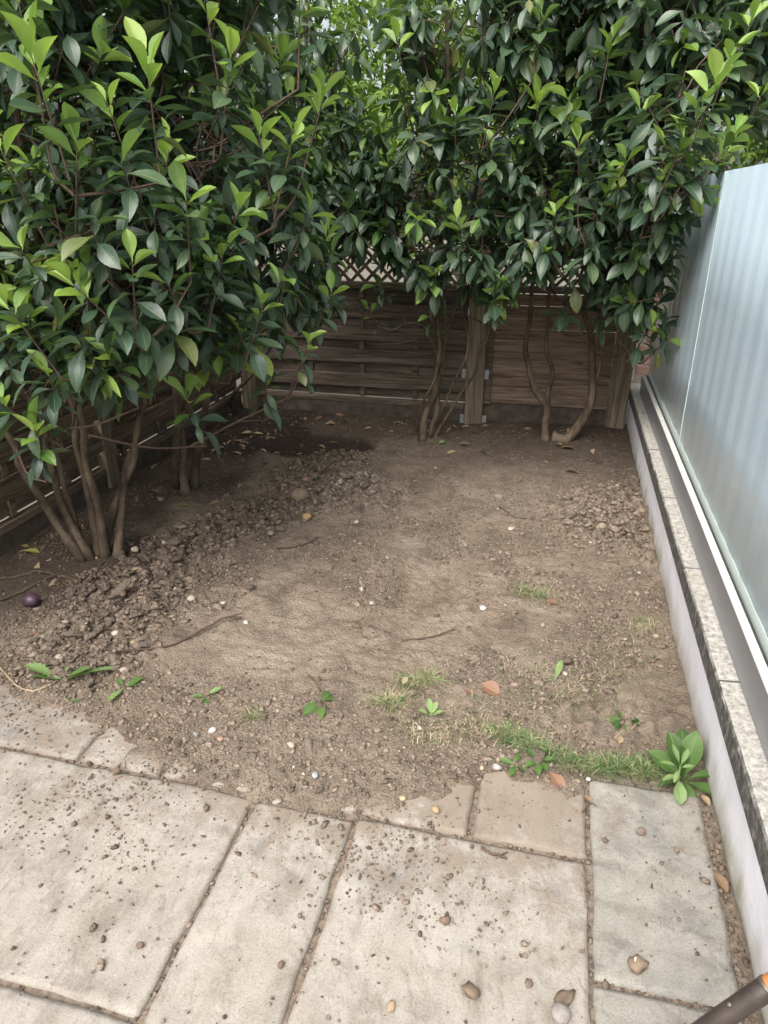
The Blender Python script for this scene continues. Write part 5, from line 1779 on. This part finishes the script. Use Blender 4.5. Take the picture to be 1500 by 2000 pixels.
def twig(label, pts, r0, r1, mat='twig', side=None, name='twig', lift=0.006):
    P = []
    for q in pts:
        b = at_z(q[0], q[1])
        b[2] = max(0.0, sz(b[0], b[1])) if b[1] > 1.45 else 0.0
        b[2] += lift + (q[2] if len(q) > 2 else 0)
        P.append(b)
    base = P[0].copy()
    C = spline([p - base for p in P], 22)
    C = C + rng.normal(0, r0 * 0.25, C.shape)
    mb = MB().tube(C, list(np.linspace(r0, r1, 23)), 7)
    if side:
        for k, v in side:
            mb.tube([C[k], C[k] + np.array(v) * 0.6, C[k] + np.array(v)], [r1, r1 * 0.8, r1 * 0.5], 5)
    o = mb.obj(name, M[mat], None, True, Vector(base))
    return tag(o, label, 'twig', 'twigs lying about')


M['straw'] = mat_plain('straw_stalk', (0.34, 0.25, 0.165), 0.5, 0.4, 20, 0.2)
M['root'] = mat_plain('root_brown', (0.105, 0.075, 0.055), 0.85, 0.2, 30, 0.35)
twig('long dark forked twig lying across the soil at left', [(222, 1302), (300, 1275), (345, 1262), (400, 1240, 0.01), (440, 1222, 0.012), (473, 1218, 0.01)], 0.0048, 0.0042, 'twig', [(18, (0.06, 0.035, 0.01)), (10, (-0.06, 0.02, 0.01))])
twig('short brown twig on the big central slab', [(940, 1657, 0), (955, 1668), (972, 1673), (991, 1680)], 0.0042, 0.003, 'twig', [(16, (0.02, 0.012, 0.004))])
twig('dry forked twig in the soil right of centre', [(785, 1259), (820, 1256), (850, 1249), (888, 1244)], 0.004, 0.003, 'root', [(12, (0.05, 0.03, 0.006))])
twig('thin dark twig behind the long one', [(448, 1115), (470, 1108), (486, 1109)], 0.005, 0.004, 'twig')
twig('thin twig across bare soil before the dug heap', [(540, 1080), (580, 1075), (605, 1065), (622, 1055)], 0.004, 0.003, 'root')
twig('pinkish straw-coloured stalk curving over the patio at left', [(-8, 1300), (15, 1325), (40, 1350), (70, 1356), (105, 1345)], 0.004, 0.0035, 'straw', name='stalk')
twig('surface root running from the left edge to the shrub, upper one', [(-10, 1142), (40, 1132), (75, 1126), (110, 1130), (150, 1141)], 0.008, 0.005, 'root', name='root')
twig('surface root branching below the upper root at left', [(0, 1180), (30, 1166), (60, 1156), (90, 1142), (115, 1131)], 0.006, 0.005, 'root', name='root')
twig('thin twig standing near the limp green leaf', [(626, 1362), (615, 1345), (602, 1326)], 0.0025, 0.002, 'root')
twig('thin pale twig on soil left of the right-hand clods', [(975, 1000), (990, 1010), (1005, 1017), (1030, 1021)], 0.004, 0.003, 'root')
twig('small white root lying on the clod ridge', [(413, 1028, 0.01), (414, 1020, 0.015), (411, 1012, 0.01)], 0.006, 0.004, 'straw', name='root')
twig('dry stalk beside the folded tan leaf', [(775, 1328), (810, 1331), (845, 1337), (875, 1342)], 0.003, 0.0025, 'weed_pale', name='stalk')
twig('fine dark stem crossing the joint of the grey slab', [(1135, 1590), (1155, 1573), (1165, 1577)], 0.0018, 0.0012, 'root')

# ------------------------------------------------------------------ hand tool leaning on the wall
tool = bpy.data.objects.new('garden_tool', None)
COL.objects.link(tool)
g0 = np.array([0.243, 0.899, 0.018])
tool.location = g0
tag(tool, 'wooden handled garden tool with black socket leaning on the wall at lower right', 'garden tool')
end = np.array([0.615, 1.01, 0.478])
dv = end - g0
M['handle'] = mat_plain('varnished_wood', (0.50, 0.19, 0.07), 0.4, 0.5, 14, 0.2, 0.1)
M['socket'] = mat_plain('black_socket', (0.055, 0.042, 0.037), 0.45, 0.4, 20, 0.4, 0.2)
M['steel'] = mat_plain('dull_steel', (0.20, 0.17, 0.15), 0.5, 0.5, 20, 0.4, 0.3, 0.6)
ts = [0.60, 0.63, 0.70, 0.82, 0.92, 0.98, 1.0]
MB().tube([dv * t for t in ts], [0.017, 0.018, 0.019, 0.0185, 0.018, 0.016, 0.010], 18).obj('handle', M['handle'], tool, True)
sk = [0.12, 0.2, 0.3, 0.45, 0.58, 0.62, 0.625]
MB().tube([dv * t for t in sk], [0.011, 0.014, 0.017, 0.019, 0.0198, 0.0198, 0.0175], 18).obj('socket', M['socket'], tool, True)
MB().tube([dv * 0.618, dv * 0.63], [0.0206, 0.0204], 18).obj('ferrule', M['steel'], tool, True)
rv = Vector(dv).cross(Vector((0, 0, 1))).normalized()
pt = Vector(dv * 0.5)
nrm = rv.cross(Vector(dv)).normalized()
MB().tube([pt + nrm * 0.017, pt + nrm * 0.0225], [0.005, 0.004], 10).obj('rivet', M['steel'], tool, True)
bl = MB()
for s in (-1, 0, 1):
    a = Vector(dv * 0.12)
    bl.tube([a, a + rv * 0.03 * s - Vector(dv) * 0.03, Vector((0, 0, 0)) + rv * 0.04 * s], [0.007, 0.006, 0.003], 8)
bl.obj('tines', M['steel'], tool, True)
